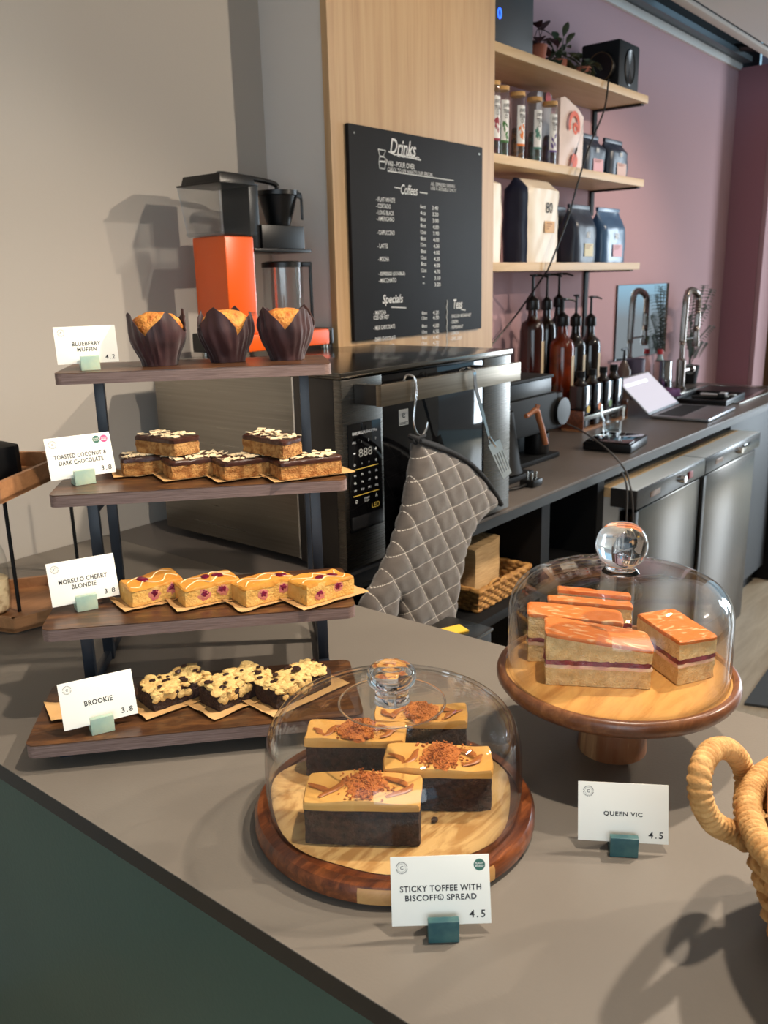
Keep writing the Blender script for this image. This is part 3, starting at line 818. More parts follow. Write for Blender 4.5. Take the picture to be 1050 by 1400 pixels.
p = at(513, 989, z=Z0+.0395)-Vector((.006, .004, 0)); toffee((p.x, p.y, 0), A54, .104, .040, 'sticky toffee cake slice at the back, right below the dome knob', 8)
p = at(594, 1123, z=Z0); b = MB(); b.blob(p+Vector((0, 0, .0022)), .0034, (1.2, .9, .8), .3, 2, 2)
tag(b.build('cake_crumb', m_sponge, origin=p), 'loose dark crumb on the paper beside the right toffee slice', 'crumb')

def dome(name, c, prof, th, knob, label, ring=None):
    t = thing(name, label, 'glass dome', c)
    inner = [(max(0, r-th) if r > 0 else 0, z-th if i > 0 and z > .02 else z) for i, (r, z) in enumerate(prof)]
    b = MB(); b.lathe(prof+list(reversed(inner)), 128); b.build('bell', m_glass, t, world=False, sharp=60)
    b = MB(); b.lathe(knob, 64); b.build('knob', m_solid, t, world=False, sharp=70)
    if ring:
        b = MB(); R_, z, r_ = ring
        b.tube([(R_*math.cos(2*math.pi*k/96), R_*math.sin(2*math.pi*k/96), z) for k in range(96)], r_, 10, closed=True)
        b.build('glass_ring', m_solid, t, world=False, sharp=70)
    return t
def smooth_prof(P, n=8): return [(max(0, v.x), v.y) for v in (Vector((q.x, q.y, 0)) for q in catmull([(a, b_, 0) for a, b_ in P], n))]
prof = [(.134, .0008)]+smooth_prof([(.1337, .02), (.1333, .05), (.1322, .066), (.128, .084), (.118, .098), (.1, .1068), (.075, .1105), (.045, .112), (.022, .1125), (0, .1125)], 6)
kn = [(0, .1127), (.0185, .1129), (.0175, .117)]+smooth_prof([(.0172, .123), (.019, .129), (.0235, .134), (.0255, .141), (.0235, .148), (.0165, .1525), (.008, .1515), (0, .1495)], 6)
dome('glass_dome', C1+Vector((0, 0, .0205)), prof, .0028, kn, 'low clear glass dome with a flat knob over the sticky toffee cakes', (.0545, .1119, .0011))

# ------------------------------------------------------------------ cake pedestal with the tall dome
C2 = Vector((.895, .385, CZ)); R2 = .139; ZP = .105
cs = thing('cake_pedestal', 'round acacia cake pedestal with a tapered foot, holding the jam sponge slices', 'cake stand', C2)
b = MB(); b.lathe([(0, 0), (.040, 0), (.0405, .003)]+smooth_prof([(.0395, .02), (.036, .05), (.034, .07), (.034, ZP-.026)], 4)+[(0, ZP-.026)], 64); b.build('foot', m_acacia2, cs, world=False)
pr = [(0, ZP-.0258), (.09, ZP-.0258)]+smooth_prof([(.115, ZP-.025), (.131, ZP-.020), (.1385, ZP-.011), (.1382, ZP-.003), (.1345, ZP+.0008), (.130, ZP+.0005)], 5)+[(.1295, ZP-.002), (.1285, ZP-.003)]
b = MB(); b.lathe(pr, 112); b.build('rim', m_walnut if False else wood('walnut_rim', (92, 54, 34), (146, 98, 62), 9.0, (1.5, 7, 7), .3, c3=(112, 68, 42), coat=.2), cs, world=False)
b = MB(); b.lathe([(.1284, ZP-.0032), (0, ZP-.0032)], 96)
b.build('plate_top', wood('acacia_plate', (216, 164, 96), (170, 112, 54), 7, (1.2, 7, 7), .3, coat=.25, c3=(206, 150, 84)), cs, world=False)
ZQ = C2.z+ZP-.0030
prof = [(.1265, .0012)]+smooth_prof([(.1262, .03), (.126, .06), (.1245, .082), (.117, .099), (.103, .1095), (.08, .1155), (.05, .119), (.025, .1205), (0, .1208)], 6)
kn = [(0, .121), (.021, .1212), (.0195, .124)]+smooth_prof([(.0165, .127), (.0185, .131), (.0245, .137), (.0285, .147), (.0285, .157), (.0245, .168), (.0165, .1755), (.008, .178), (0, .1785)], 6)
dome('glass_dome', Vector((C2.x, C2.y, ZQ+.0003)), prof, .0032, kn, 'tall clear glass dome with a ball knob on the cake pedestal')

m_vic = M('yellow_sponge', (238, 208, 152), .8, c2=(224, 186, 126), ns=120, bump=.8, bs=420)
m_crust = M('orange_brown_crust', (202, 108, 38), .55, c2=(232, 196, 150), ns=34, stretch=(1, 2.2, 1), lo=.54, hi=.72, distort=1.5, bump=.2, bs=160)
m_jam = M('red_jam', (104, 26, 42), .3, c2=(134, 50, 64), ns=120, bump=.4, bs=260)
m_cream = M('cream_layer', (240, 214, 176), .5, c2=(226, 170, 150), ns=60)
def vic(FL, FR, LB, label, seed, hl=.064, hr=.05):
    FL, FR, LB = Vector(FL), Vector(FR), Vector(LB)
    U, V = FR-FL, LB-FL; ctr = FL+U*.5+V*.5; rnd = random.Random(seed); z = ZQ+.0004
    t = thing('jam_sponge_slice', label, 'cake slice', (ctr.x, ctr.y, z), math.atan2(U.y, U.x), 'jam sponge slices on the pedestal')
    b = MB(); b.lump(FL, FR, LB, z, .021, .0012, 120, (24, 14, 6), .06, seed); b.build('lower_sponge', m_vic, t)
    e = .001; u, v = U.normalized()*e, V.normalized()*e
    b = MB(); b.lump(FL-u-v, FR+u-v, LB-u+v, z+.0208, .0048, .0016, 110, (24, 14, 2), .1, seed+1); b.build('cream', m_cream, t)
    b = MB(); b.lump(FL-u-v, FR+u-v, LB-u+v, z+.0252, .0052, .002, 160, (26, 14, 2), .1, seed+2); b.build('jam', m_jam, t)
    h = lambda a, c: (hl+(hr-hl)*a)-.030
    b = MB(); b.lump(FL, FR, LB, z+.030, .03, .0012, 120, (24, 14, 6), .04, seed+3, h); us = b.build('upper_sponge', m_vic, t)
    g = .0012; u, v = U.normalized()*g, V.normalized()*g; FL2, FR2, LB2 = FL-u-v, FR+u-v, LB-u+v
    b = MB(); bot = lambda a: (hl+(hr-hl)*a)
    b.lump(FL2, FR2, LB2, z, .0045, .0009, 60, (24, 14, 3), .15, seed+4)
    for q in b.bm.verts:
        w_ = Vector((q.co.x, q.co.y, 0))-Vector((FL.x, FL.y, 0)); a = w_.dot(U)/U.length_squared
        q.co.z += bot(min(1.02, max(-.02, a)))-.0012
    b.build('crust', m_crust, t)
FL, FR = at(745, 936, z=ZQ), at(890, 943, z=ZQ)
vic(FL, FR, quadfix(FL, FR, .052), 'jam sponge slice at the front of the pedestal', 11, .060, .044)
FL = at(721, 904, z=ZQ); FLQ2 = FL.copy(); d = (FR-at(745, 936, z=ZQ)).normalized(); 
vic(FL, FL+d*.110, quadfix(FL, FL+d*.110, .042), 'jam sponge slice directly behind the front one on the pedestal', 12, .058, .05)
FL, FR = at(926, 938, z=ZQ), at(976, 926, z=ZQ)
L0 = at(872, 897, z=ZQ); vic(FL, FR, FL+(L0-FL).normalized()*.090, 'jam sponge slice pointing outward at the aisle side of the pedestal', 13, .050, .048)
FL = Vector((.930, .470, 0)); dd = Vector((math.cos(math.radians(-57)), math.sin(math.radians(-57)), 0))
p = at(751, 838, z=ZQ+.052); q = at(868, 842, z=ZQ+.052)
v2 = Vector((-d.y, d.x, 0)); gap = .054-(p-FLQ2).dot(v2)
if gap > 0: p = p+v2*gap; q = q+v2*gap
vic((p.x, p.y, 0), (q.x, q.y, 0), quadfix(Vector((p.x, p.y, 0)), Vector((q.x, q.y, 0)), .018), 'narrow jam sponge slice behind, mostly hidden by the front slices', 14, .056, .05)
d2 = (q-p).normalized(); p2 = p+Vector((-d2.y, d2.x, 0))*.022+d2*.012; q2 = q+Vector((-d2.y, d2.x, 0))*.022; 
vic((p2.x, p2.y, 0), (q2.x, q2.y, 0), quadfix(Vector((p2.x, p2.y, 0)), Vector((q2.x, q2.y, 0)), .014), 'rearmost thin jam sponge slice on the pedestal', 15, .062, .055)

# ------------------------------------------------------------------ woven basket with looped handle, front right
m_raffia = M('raffia', (216, 168, 106), .75, c2=(184, 134, 76), ns=60, stretch=(1, 1, 1), bump=.5, bs=300)
BC = Vector((.715, -.01, CZ)); 
bk = thing('woven_basket', 'woven raffia basket with a looped rope handle at the counter edge', 'basket', BC)
ZR = 1.075; a_t, b_t, a_b, b_b = .155, .185, .118, .150
NR = 15
b = MB()
for k in range(NR):
    q = k/(NR-1); z = CZ+.006+(ZR-CZ-.016)*q; n = 264; P = []
    aa, bb = a_b+(a_t-a_b)*q**.8, b_b+(b_t-b_b)*q**.8
    for i in range(n):
        th = 2*math.pi*i/n; wv = .0032*math.sin(33*th+(k % 2)*math.pi)
        P.append((BC.x+(aa+wv)*math.cos(th), BC.y+(bb+wv)*math.sin(th), z+.0016*math.sin(33*th*.5+k)))
    b.tube(P, .0050, 7, closed=True, rf=lambda i, a: 1+.16*math.sin(3*a+i*.9))
b.build('woven_wall', m_raffia, bk)
b = MB(); b.lathe([(0, .0), (1, 0), (1, .006), (0, .006)], 64)
for v in b.bm.verts: v.co = Vector((BC.x+v.co.x*a_b*.98, BC.y+v.co.y*b_b*.98, CZ+v.co.z))
b.build('base', m_raffia, bk)
def rope(P, r, closed=False):
    b = MB(); acc = [0]
    for p, q in zip(P, P[1:]): acc.append(acc[-1]+(Vector(q)-Vector(p)).length)
    def rf(i, a):
        s_ = acc[i]/.0062+.35*math.sin(acc[i]*90)
        return .90+.2*abs(math.sin(math.pi*s_+a*.5+.25*math.sin(3*a)))+.05*noise.noise(Vector((acc[i]*160, math.cos(a)*1.5, math.sin(a)*1.5)))
    b.tube(P, r, 16, closed=closed, rf=rf); return b
P = [(BC.x+a_t*math.cos(2*math.pi*i/900), BC.y+b_t*math.sin(2*math.pi*i/900), ZR-.004) for i in range(900)]
rope(P, .0098, True).build('rim', m_raffia, bk)
hp = [at(1022, 1150, y=.165), at(1003, 1139, y=.178), at(975, 1124, y=.188), at(958, 1090, y=.196), at(958, 1052, y=.201), at(973, 1027, y=.204),
      at(995, 1024, y=.202), at(1013, 1043, y=.195), at(1020, 1072, y=.188), at(1018, 1105, y=.18), at(1022, 1140, y=.172)]
rope(catmull(hp, 36), .0092).build('handle', m_raffia, bk)
rows = []
for j in range(9):
    q = j/8; r_ = []
    for i in range(65):
        th = 2*math.pi*(i % 64)/64; z = CZ+.012+(ZR+.010-CZ-.012)*q
        aa, bb = (a_b+(a_t-a_b)*q**.8)-.0125, (b_b+(b_t-b_b)*q**.8)-.0125
        wv = 1+.03*noise.noise(Vector((math.cos(th)*3, math.sin(th)*3, q*3)))
        r_.append((BC.x+aa*wv*math.cos(th), BC.y+bb*wv*math.sin(th), z+(.012*math.sin(5*th) if j == 8 else 0)-.006))
    rows.append(r_)
b = MB(); b.sheet(rows); bmesh.ops.remove_doubles(b.bm, verts=b.bm.verts[:], dist=1e-5)
tag(b.build('paper_bag', M('brown_paper', (176, 124, 70), .7, c2=(160, 108, 58), ns=12), origin=(BC.x, BC.y, CZ+.012)), 'brown paper lining inside the woven basket', 'paper')

# ------------------------------------------------------------------ two level tray rack at the wall, cut by the picture's edge
rz1, rz0 = 1.20, CZ+.004
pf = at(3, 690, z=rz1)
rk = thing('tray_rack', 'wooden two-level tray rack with thin black rods by the grey wall', 'tray rack', (pf.x, pf.y, CZ), 0)
def tray(z, h, fpx, rpx, name):
    F = at(*fpx, z=z); Rr = at(*rpx, z=z)          # nearest corner; right end of the right face
    d = (Rr-F); d.z = 0; L_ = d.length; d.normalize(); v = Vector((-d.y, d.x, 0))
    L2 = .30; 
    c1 = F; c2 = F+d*(L_*1.35); c3 = c2+v*.05+d*.05; c4 = c3+v*.13; 
    c0 = F-Vector((d.x*.5-v.x*.86, d.y*.5-v.y*.86, 0))*.06; cb = c0+v*.20-d*.0
    poly = [c0, c1, c2, c3, c4, cb]
    return F, d, v, poly
def tray_build(name, z, h, poly):
    b = MB(); b.prism([(p.x, p.y) for p in poly], z, z+.006); fl = b.build(name, m_tan_wood, rk)
    n = len(poly); ctr = sum(poly, Vector())/n
    b = MB()
    for i in range(n):
        p, q = Vector(poly[i]), Vector(poly[(i+1) % n]); p.z = q.z = 0
        d = (q-p).normalized(); nn = Vector((-d.y, d.x, 0))
        if nn.dot(ctr-p) < 0: nn = -nn
        w_ = .008
        b.hexa([Vector((*(p).xy, z-.001)), Vector((*(q).xy, z-.001)), Vector((*(q+nn*w_).xy, z-.001)), Vector((*(p+nn*w_).xy, z-.001)),
                Vector((*(p).xy, z+h)), Vector((*(q).xy, z+h)), Vector((*(q+nn*w_).xy, z+h)), Vector((*(p+nn*w_).xy, z+h))])
    b.build('tray_side', m_tan_wood, fl)
F, d, v, poly = tray(rz1, .04, (3, 688), (66, 658), 'upper_tray')
tray_build('upper_tray', rz1, .030, poly)
F0, d0, v0, poly0 = tray(rz0, .04, (20, 865), (75, 850), 'lower_tray')
tray_build('lower_tray', rz0, .024, poly0)
for px0, py0, px1, py1 in ((2, 672, 27, 836), (95, 690, 107, 764)):
    top = at(px0, py0+20, z=rz1)
    bt = at(px1, py1, z=rz0+.006) if px1 < 60 else None
    base = bt if bt else at(107, 775, z=rz0+.006)
    b = MB(); b.tube([(base.x, base.y, rz0+.005), (base.x, base.y, rz1+.02)], .0033, 10); b.build('rod', m_blkm, rk)
bw = at(-6, 650, z=rz1+.008)
b = MB(); b.prism([(bw.x+x, bw.y+y) for x, y in ((-.06, -.035), (.02, -.035), (.035, -.02), (.035, .05), (-.06, .05))], rz1+.0065, rz1+.058, .006)
o = b.build('black_dish', m_blkm, origin=(bw.x, bw.y, rz1+.0065)); tag(o, 'black square dish on the upper tray of the rack', 'dish')
jc = at(-14, 838, z=rz0+.0065)
jr = thing('storage_jar', 'glass jar of cream coloured mix on the lower tray of the rack', 'jar', jc)
b = MB(); b.lathe([(0, 0), (.030, 0)]+smooth_prof([(.036, .006), (.0385, .03), (.0385, .09), (.034, .112), (.028, .122)], 4)+[(.026, .122)], 40); b.build('glass', m_glass, jr, world=False)
b = MB(); b.lathe([(0, .003), (.028, .003)]+smooth_prof([(.034, .008), (.0365, .03), (.0365, .06)], 4)+[(0, .063)], 40); b.build('contents', M('cream_mix', (222, 200, 160), .8, c2=(150, 110, 70), ns=60, lo=.5, hi=.72), jr, world=False)
# ------------------------------------------------------------------ speed oven on the back counter
OY = 1.05; OX0, OX1, OZ0, OZ1 = 1.172, 1.762, .968, 1.341; OYB = 1.60
ov = thing('speed_oven', 'stainless steel speed oven with black glass door and long bar handle', 'oven', ((OX0+OX1)/2, 1.3, CZ))
m_side = M('brushed_side', (150, 145, 136), .30, metal=1, c2=(140, 135, 127), ns=3, stretch=(1, 1, 60), rvar=.08)
b = MB(); b.box(OX0, OX1, OY+.125, OYB, OZ0, OZ1-.012, .002); b.build('body', m_side, ov)
xs0, xs1 = at(525, 640, y=OY).x, at(661, 600, y=OY).x
b = MB(); b.box(OX0-.0005, OX1+.0005, OY+.02, OY+.122, OZ0-.004, OZ1-.0125, .0015); b.build('front_frame', m_dksteel, ov)
b = MB(); b.box(OX0-.001, OX0+.001, OY+.1215, OY+.1255, OZ0, OZ1-.013); b.build('side_seam', m_chrome, ov)
b = MB(); b.box(OX0-.006, OX1+.004, OY-.004, OYB, OZ1-.012, OZ1, .0025); b.build('top_plate', M('top_steel', (128, 122, 114), .16, metal=1, c2=(104, 100, 94), ns=3, stretch=(1, 40, 1)), ov)
b = MB(); b.box(OX0-.0005, xs0-.001, OY, OY+.02, OZ0-.004, OZ1-.014, .0015); b.build('control_column', m_steel, ov)
b = MB(); b.box(xs1+.001, OX1, OY, OY+.02, OZ0-.004, OZ1-.014, .0015); b.build('side_column', m_steel, ov)
dr = None
b = MB(); b.box(xs0, xs1, OY+.002, OY+.02, OZ0-.002, OZ1-.016, .0015); dr = b.build('door', m_bglass, ov)
for i in range(4):
    x = OX0+.05+(i % 2)*(OX1-OX0-.1); y = OY+.08+(i//2)*.4
    b = MB(); b.lathe([(0, 0), (.018, 0), (.016, OZ0-CZ-.0041), (0, OZ0-CZ-.0041)], 20, (x, y, CZ)); b.build('foot', m_blk, ov)
# handle
HY = .985
hA, hB = at(521, 541, y=HY), at(712, 504, y=HY); hz = (hA.z+hB.z)/2
hh_ = .5*(at(521, 527, y=HY).z-at(521, 557, y=HY).z)
hz = at(521, 542, y=HY).z
b = MB(); b.box(hA.x, hB.x, HY, HY+.012, hz-hh_, hz+hh_, .001); hd = b.build('handle', M('handle_steel', (136, 126, 112), .3, metal=1, c2=(124, 114, 100), ns=4, stretch=(1, 1, 80)), dr)
b = MB(); b.box(hA.x+.0005, hA.x+.012, HY+.0121, OY-.0005, hz-hh_+.001, hz+hh_-.001, .001); b.build('handle_arm', m_dksteel, dr)
b = MB(); b.box(hB.x-.10, hB.x-.085, HY+.0121, OY-.0005, hz-hh_+.001, hz+hh_-.001, .001); b.build('handle_arm', m_dksteel, dr)
# touch panel
def ovm(px, py, dy=.0): 
    p = at(px, py, y=OY-dy); return p
pa, pb_, pcn = ovm(474, 583), ovm(519, 575), ovm(480, 729)
px0, px1, pz1, pz0 = pa.x, pb_.x+.002, pa.z+.002, pcn.z
b = MB(); b.box(px0, px1, OY-.002, OY-.0002, pz0, pz1, .0008); pan = b.build('control_panel', m_bglass, ov)
XZ = Matrix(((1, 0, 0, 0), (0, 0, -1, 0), (0, 1, 0, 0), (0, 0, 0, 1)))      # lettering upright, facing -Y
def wall_T(x, z, y): return Matrix.Translation((x, y, z)) @ XZ
PYY = OY-.0022; pw = px1-px0; ph = pz1-pz0
m_grey_txt = M('pale_print', (206, 206, 206), .6); m_gold = M('gold_print', (196, 164, 66), .6); m_led = M('grey_digits', (120, 120, 116), .5)
mb = MB()
text_bm(mb.bm, 'BAKERLUX SHOP.Pro', wall_T(px0+pw*.5, pz1-ph*.09, PYY), width=pw*.74, bold=.01)
rows_ = [(.17, ['PRE', '1', '2', '3']), (.375, ['O', 'I', '/', 'o']), (.475, ['P1', 'P2', 'P3', 'P4']), (.545, ['P5', 'P6', 'P7', 'P8']), (.615, ['P9', 'P10', 'P11', 'P12'])]
for q, it in rows_:
    for i, s_ in enumerate(it): text_bm(mb.bm, s_, wall_T(px0+pw*(.17+.215*i), pz1-ph*q, PYY), height=ph*.021)
for i, s_ in ((0, '-'), (3, '+')): text_bm(mb.bm, s_, wall_T(px0+pw*(.17+.215*i), pz1-ph*.27, PYY), width=pw*.06)
text_bm(mb.bm, 'D', wall_T(px0+pw*.2, pz1-ph*.72, PYY), height=ph*.03); text_bm(mb.bm, 'START', wall_T(px0+pw*.5, pz1-ph*.71, PYY), width=pw*.16)
text_bm(mb.bm, 'STOP', wall_T(px0+pw*.5, pz1-ph*.735, PYY), width=pw*.14); text_bm(mb.bm, 'A', wall_T(px0+pw*.8, pz1-ph*.71, PYY), height=ph*.03)
mb.build('lettering', m_grey_txt, pan)
mb = MB(); text_bm(mb.bm, '888', wall_T(px0+pw*.5, pz1-ph*.275, PYY), width=pw*.4, height=ph*.075); mb.build('digits', m_led, pan)
mb = MB()
for q in (.42, .665):
    gl_ = MB(); gl_.box(px0+pw*.1, px0+pw*.88, PYY-.0001, PYY, pz1-ph*q-.0006, pz1-ph*q+.0006); gl_.build('gold_line', m_gold, pan)
text_bm(mb.bm, 'LED', wall_T(px0+pw*.77, pz1-ph*.80, PYY), width=pw*.24); mb.build('led_lettering', m_gold, pan)
b = MB(); b.box(px0+.004, px1-.003, OY-.0026, OY-.0021, pz0+.004, pz0+ph*.14, .0002); b.build('lower_strip', M('panel_strip', (24, 24, 25), .25), pan)
# label on the door glass
sa, sb = at(546, 561, y=OY), at(559, 580, y=OY)
b = MB(); b.box(sa.x, sb.x, OY+.0012, OY+.0019, sb.z, sa.z); stk = b.build('door_label', M('grey_label', (150, 150, 146), .6), dr)
mb = MB(); text_bm(mb.bm, 'e', wall_T((sa.x+sb.x)/2, (sa.z+sb.z)/2+.004, OY+.001), height=.011); 
for k in range(2): mb.box(sa.x+.002, sb.x-.002, OY+.0009, OY+.001, sb.z+.002+.003*k, sb.z+.0035+.003*k)
mb.build('label_print', m_ink, stk)

# ------------------------------------------------------------------ hook, mitt and turner hung on the oven's bar
htop = hz+hh_
SY = HY-.004
hx = at(565, 520, y=SY).x
zb = at(567, 592, y=SY).z
P = [(hx-.004, HY+.016, hz+.0), (hx-.003, HY+.0165, htop-.004), (hx-.001, HY+.012, htop+.007), (hx+.002, HY+.004, htop+.009), (hx+.005, SY, htop+.001), (hx+.006, SY-.001, htop-.03)]
P += [(hx+.0, SY-.002, zb+.05), (hx-.003, SY-.002, zb+.02), (hx+.003, SY-.004, zb), (hx+.014, SY-.008, zb-.006), (hx+.024, SY-.01, zb+.004), (hx+.029, SY-.011, zb+.018)]
b = MB(); b.tube(catmull(P, 8), .0024, 10)
tag(b.build('s_hook', m_chrome, origin=(hx, HY, htop+.0114)), 'chrome S shaped hook over the oven bar holding the quilted mitt', 'hook')

MY = .965
def mq(x, y): p = at(440+x/3.088, 440+y/3.088, y=MY); return (p.x, p.z)
outline = [mq(*q) for q in [(392, 505), (385, 560), (368, 660), (348, 765), (322, 860), (296, 940), (268, 1010), (236, 1075), (196, 1140), (168, 1195), (160, 1260), (185, 1310), (235, 1318), (280, 1280), (308, 1225),
            (312, 1182), (320, 1240), (340, 1330), (400, 1400), (470, 1420), (525, 1380), (548, 1280), (560, 1180), (578, 1070), (600, 960), (632, 880), (664, 830), (735, 765), (700, 705), (650, 640), (590, 585), (520, 545), (450, 520)]]
mt = thing('oven_mitt', 'long grey quilted oven mitt with black cuff hanging upside down from the hook', 'oven mitt', (at(600, 700, y=MY).x, MY, outline[0][1]))
def in_poly(x, y, P):
    c = False; j = len(P)-1
    for i in range(len(P)):
        xi, yi = P[i]; xj, yj = P[j]
        if (yi > y) != (yj > y) and x < (xj-xi)*(y-yi)/(yj-yi)+xi: c = not c
        j = i
    return c
def near_poly(x, y, P):
    best = (1e9, None)
    for i in range(len(P)):
        ax, ay = P[i]; bx, by = P[(i+1) % len(P)]; dx, dy = bx-ax, by-ay
        t = max(0, min(1, ((x-ax)*dx+(y-ay)*dy)/(dx*dx+dy*dy))); qx, qy = ax+t*dx, ay+t*dy
        d = math.hypot(x-qx, y-qy)
        if d < best[0]: best = (d, (qx, qy))
    return best
sm = [(v.x, v.y) for v in catmull([(x, y, 0) for x, y in outline], 4, True)]
x0_, x1_ = min(p[0] for p in sm), max(p[0] for p in sm); y0_, y1_ = min(p[1] for p in sm), max(p[1] for p in sm)
g = .0036; nx, ny = int((x1_-x0_)/g)+2, int((y1_-y0_)/g)+2
keep = {(i, j) for i in range(nx) for j in range(ny) if in_poly(x0_+(i+.5)*g, y0_+(j+.5)*g, sm)}
ppm = depth((sm[0][0], MY, sm[0][1]))/F_PX
# stitch directions in the mitt's own plane
d1 = Vector(mq(540, 830))-Vector(mq(425, 560)); d1.normalize(); n1 = Vector((-d1.y, d1.x)); sp1 = abs((Vector(mq(530, 600))-Vector(mq(425, 560))).dot(n1))
d2_ = Vector(mq(540, 600))-Vector(mq(380, 670)); d2_.normalize(); n2 = Vector((-d2_.y, d2_.x)); sp2 = abs((Vector(mq(360, 770))-Vector(mq(380, 670))).dot(n2))
o1, o2 = Vector(mq(425, 560)), Vector(mq(380, 670))
mb = MB(); VV = {}
def vert(i, j, side):
    k = (i, j, side)
    edge = any((i-a, j-c) not in keep for a in (0, 1) for c in (0, 1))
    if edge: k = (i, j, 0)
    if k not in VV:
        x, y = x0_+i*g, y0_+j*g; d, q = near_poly(x, y, sm)
        if edge: x, y = q; hgt = 0
        else:
            hgt = .019*math.sqrt(max(0, 1-(1-min(1, d/.03))**2))
            u1 = (Vector((x, y))-o1).dot(n1)/sp1; u2 = (Vector((x, y))-o2).dot(n2)/sp2
            f1, f2 = abs(u1-round(u1)), abs(u2-round(u2))
            hgt += .0045*(min(1, f1/.22)*min(1, f2/.22))**.5-.003
            hgt += .0015*noise.noise(Vector((x*40, y*40, side)))
        VV[k] = mb.bm.verts.new((x, MY-(max(hgt, .001) if side == 1 else -max(hgt, .001))*(0 if edge else 1), y))
    return VV[k]
for (i, j) in keep:
    for s_ in (1, -1):
        q = [vert(i, j, s_), vert(i+1, j, s_), vert(i+1, j+1, s_), vert(i, j+1, s_)]
        u = []
        for v in q:
            if v not in u: u.append(v)
        if len(u) >= 3:
            try: mb.bm.faces.new(u if s_ == 1 else list(reversed(u)))
            except ValueError: pass
# quilted cloth with dashed pale stitches along the seams
mm = M('quilted_cloth', (84, 76, 70), .85, c2=(74, 67, 62), ns=14, bump=.25, bs=700, sheen=.3)
n_, L_ = mm.node_tree.nodes, mm.node_tree.links; bs = n_['Principled BSDF']
tcn = n_.new('ShaderNodeTexCoord'); old = bs.inputs['Base Color'].links[0].from_socket
def vdot(vec, off, scale):
    d = n_.new('ShaderNodeVectorMath'); d.operation = 'DOT_PRODUCT'; d.inputs[1].default_value = vec
    L_.new(tcn.outputs['Object'], d.inputs[0]); a = n_.new('ShaderNodeMath'); a.operation = 'MULTIPLY_ADD'
    a.inputs[1].default_value = scale; a.inputs[2].default_value = -off*scale; L_.new(d.outputs['Value'], a.inputs[0]); return a.outputs[0]
def mth(op, a, v=None, b_=None):
    x = n_.new('ShaderNodeMath'); x.operation = op; L_.new(a, x.inputs[0])
    if b_ is not None: L_.new(b_, x.inputs[1])
    elif v is not None: x.inputs[1].default_value = v
    return x.outputs[0]
org = mt.location
masks = []
for nrm, drr, oo, spc in ((n1, d1, o1, sp1), (n2, d2_, o2, sp2)):
    ol = Vector((oo.x-org.x, oo.y-org.z))
    u = vdot((nrm.x, 0, nrm.y), ol.dot(nrm), 1/spc)
    f = mth('ABSOLUTE', mth('SUBTRACT', u, b_=mth('ROUND', u)))
    line = mth('LESS_THAN', f, .00075/spc)
    s2 = vdot((drr.x, 0, drr.y), 0, 1/.0046)
    dash = mth('LESS_THAN', mth('FRACT', s2), .66)
    masks.append(mth('MULTIPLY', line, b_=dash))
msk = mth('MAXIMUM', masks[0], b_=masks[1])
mix = n_.new('ShaderNodeMix'); mix.data_type = 'RGBA'; mix.inputs['B'].default_value = (*lin((196, 188, 176)), 1)
L_.new(msk, mix.inputs['Factor']); L_.new(old, mix.inputs['A']); L_.new(mix.outputs['Result'], bs.inputs['Base Color'])
mb.build('quilted_body', mm, mt, sharp=80)
m_cuff = M('black_binding', (22, 23, 26), .8)
cp = [mq(*q) for q in [(388, 500), (450, 522), (520, 547), (590, 587), (650, 642), (700, 707), (735, 768)]]
b = MB(); P = catmull([(x, MY-.014, z) for x, z in cp], 6); b.tube(P, .0052, 10)
P2 = catmull([(x+.004, MY+.012, z+.006) for x, z in cp], 6); b.tube(P2, .0052, 10); b.tube([P[-1], P2[-1]], .0052, 8); b.tube([P[0], P2[0]], .0052, 8)
b.build('cuff_binding', m_cuff, mt)
x, z = mq(392, 505); p_h = Vector((hx+.012, SY-.008, zb-.006))
b = MB(); b.tube(catmull([(x, MY-.004, z-.004), (x-.004, MY-.002, (z+p_h.z)/2), (p_h.x-.004, MY+.0, p_h.z+.001), (p_h.x+.006, MY+.006, p_h.z-.0015), (x+.012, MY+.004, z-.006)], 8), .0034, 8)
b.build('hanging_loop', m_cuff, mt)

# slotted turner
TY = .975
def tq(px, py): return at(px, py, y=TY)
tn = thing('turner', 'stainless slotted turner hung by its hooked end on the oven bar', 'turner', (tq(650, 510).x, HY, htop))
A, B_ = tq(651, 530), tq(671, 606)
hx2 = tq(647, 512).x
P = [(hx2-.004, HY+.017, htop-.022), (hx2-.003, HY+.0175, htop-.004), (hx2-.0, HY+.012, htop+.0045), (hx2+.004, HY+.002, htop+.0055), (hx2+.006, TY+.001, htop-.002), A, A.lerp(B_, .5), B_]
C = catmull(P, 8); b = MB(); W_ = .0052; rws = []
for i, p in enumerate(C):
    t_ = (C[min(i+1, len(C)-1)]-C[max(i-1, 0)]).normalized(); wd = Vector((1, 0, 0))-t_*t_.x; wd = (wd if wd.length > .2 else Vector((1, 0, 0))).normalized()
    k = i/len(C); ww = W_*(1.15 if k < .5 else .8 if k > .85 else 1.0)
    rws.append([p-wd*ww, p+wd*ww])
b.sheet(rws, .0016, (0, -1, 0)); b.build('handle', m_chrome, tn)
bl = [tq(667, 609), tq(683, 600), tq(699, 646), tq(688, 655)]
def bil(u, v): return (bl[0]*(1-u)+bl[1]*u)*(1-v)+(bl[3]*(1-u)+bl[2]*u)*v
b = MB(); nu = 9
for k in range(nu):
    u0, u1 = k/nu, (k+1)/nu
    segs = [(0, 1)] if k % 2 == 0 else [(0, .3), (.85, 1)]
    for v0, v1 in segs:
        q = [bil(u0, v0), bil(u1, v0), bil(u1, v1), bil(u0, v1)]
        b.hexa([p+Vector((0, .0006, 0)) for p in q]+[p-Vector((0, .0006, 0)) for p in q])
bmesh.ops.remove_doubles(b.bm, verts=b.bm.verts[:], dist=1e-6)
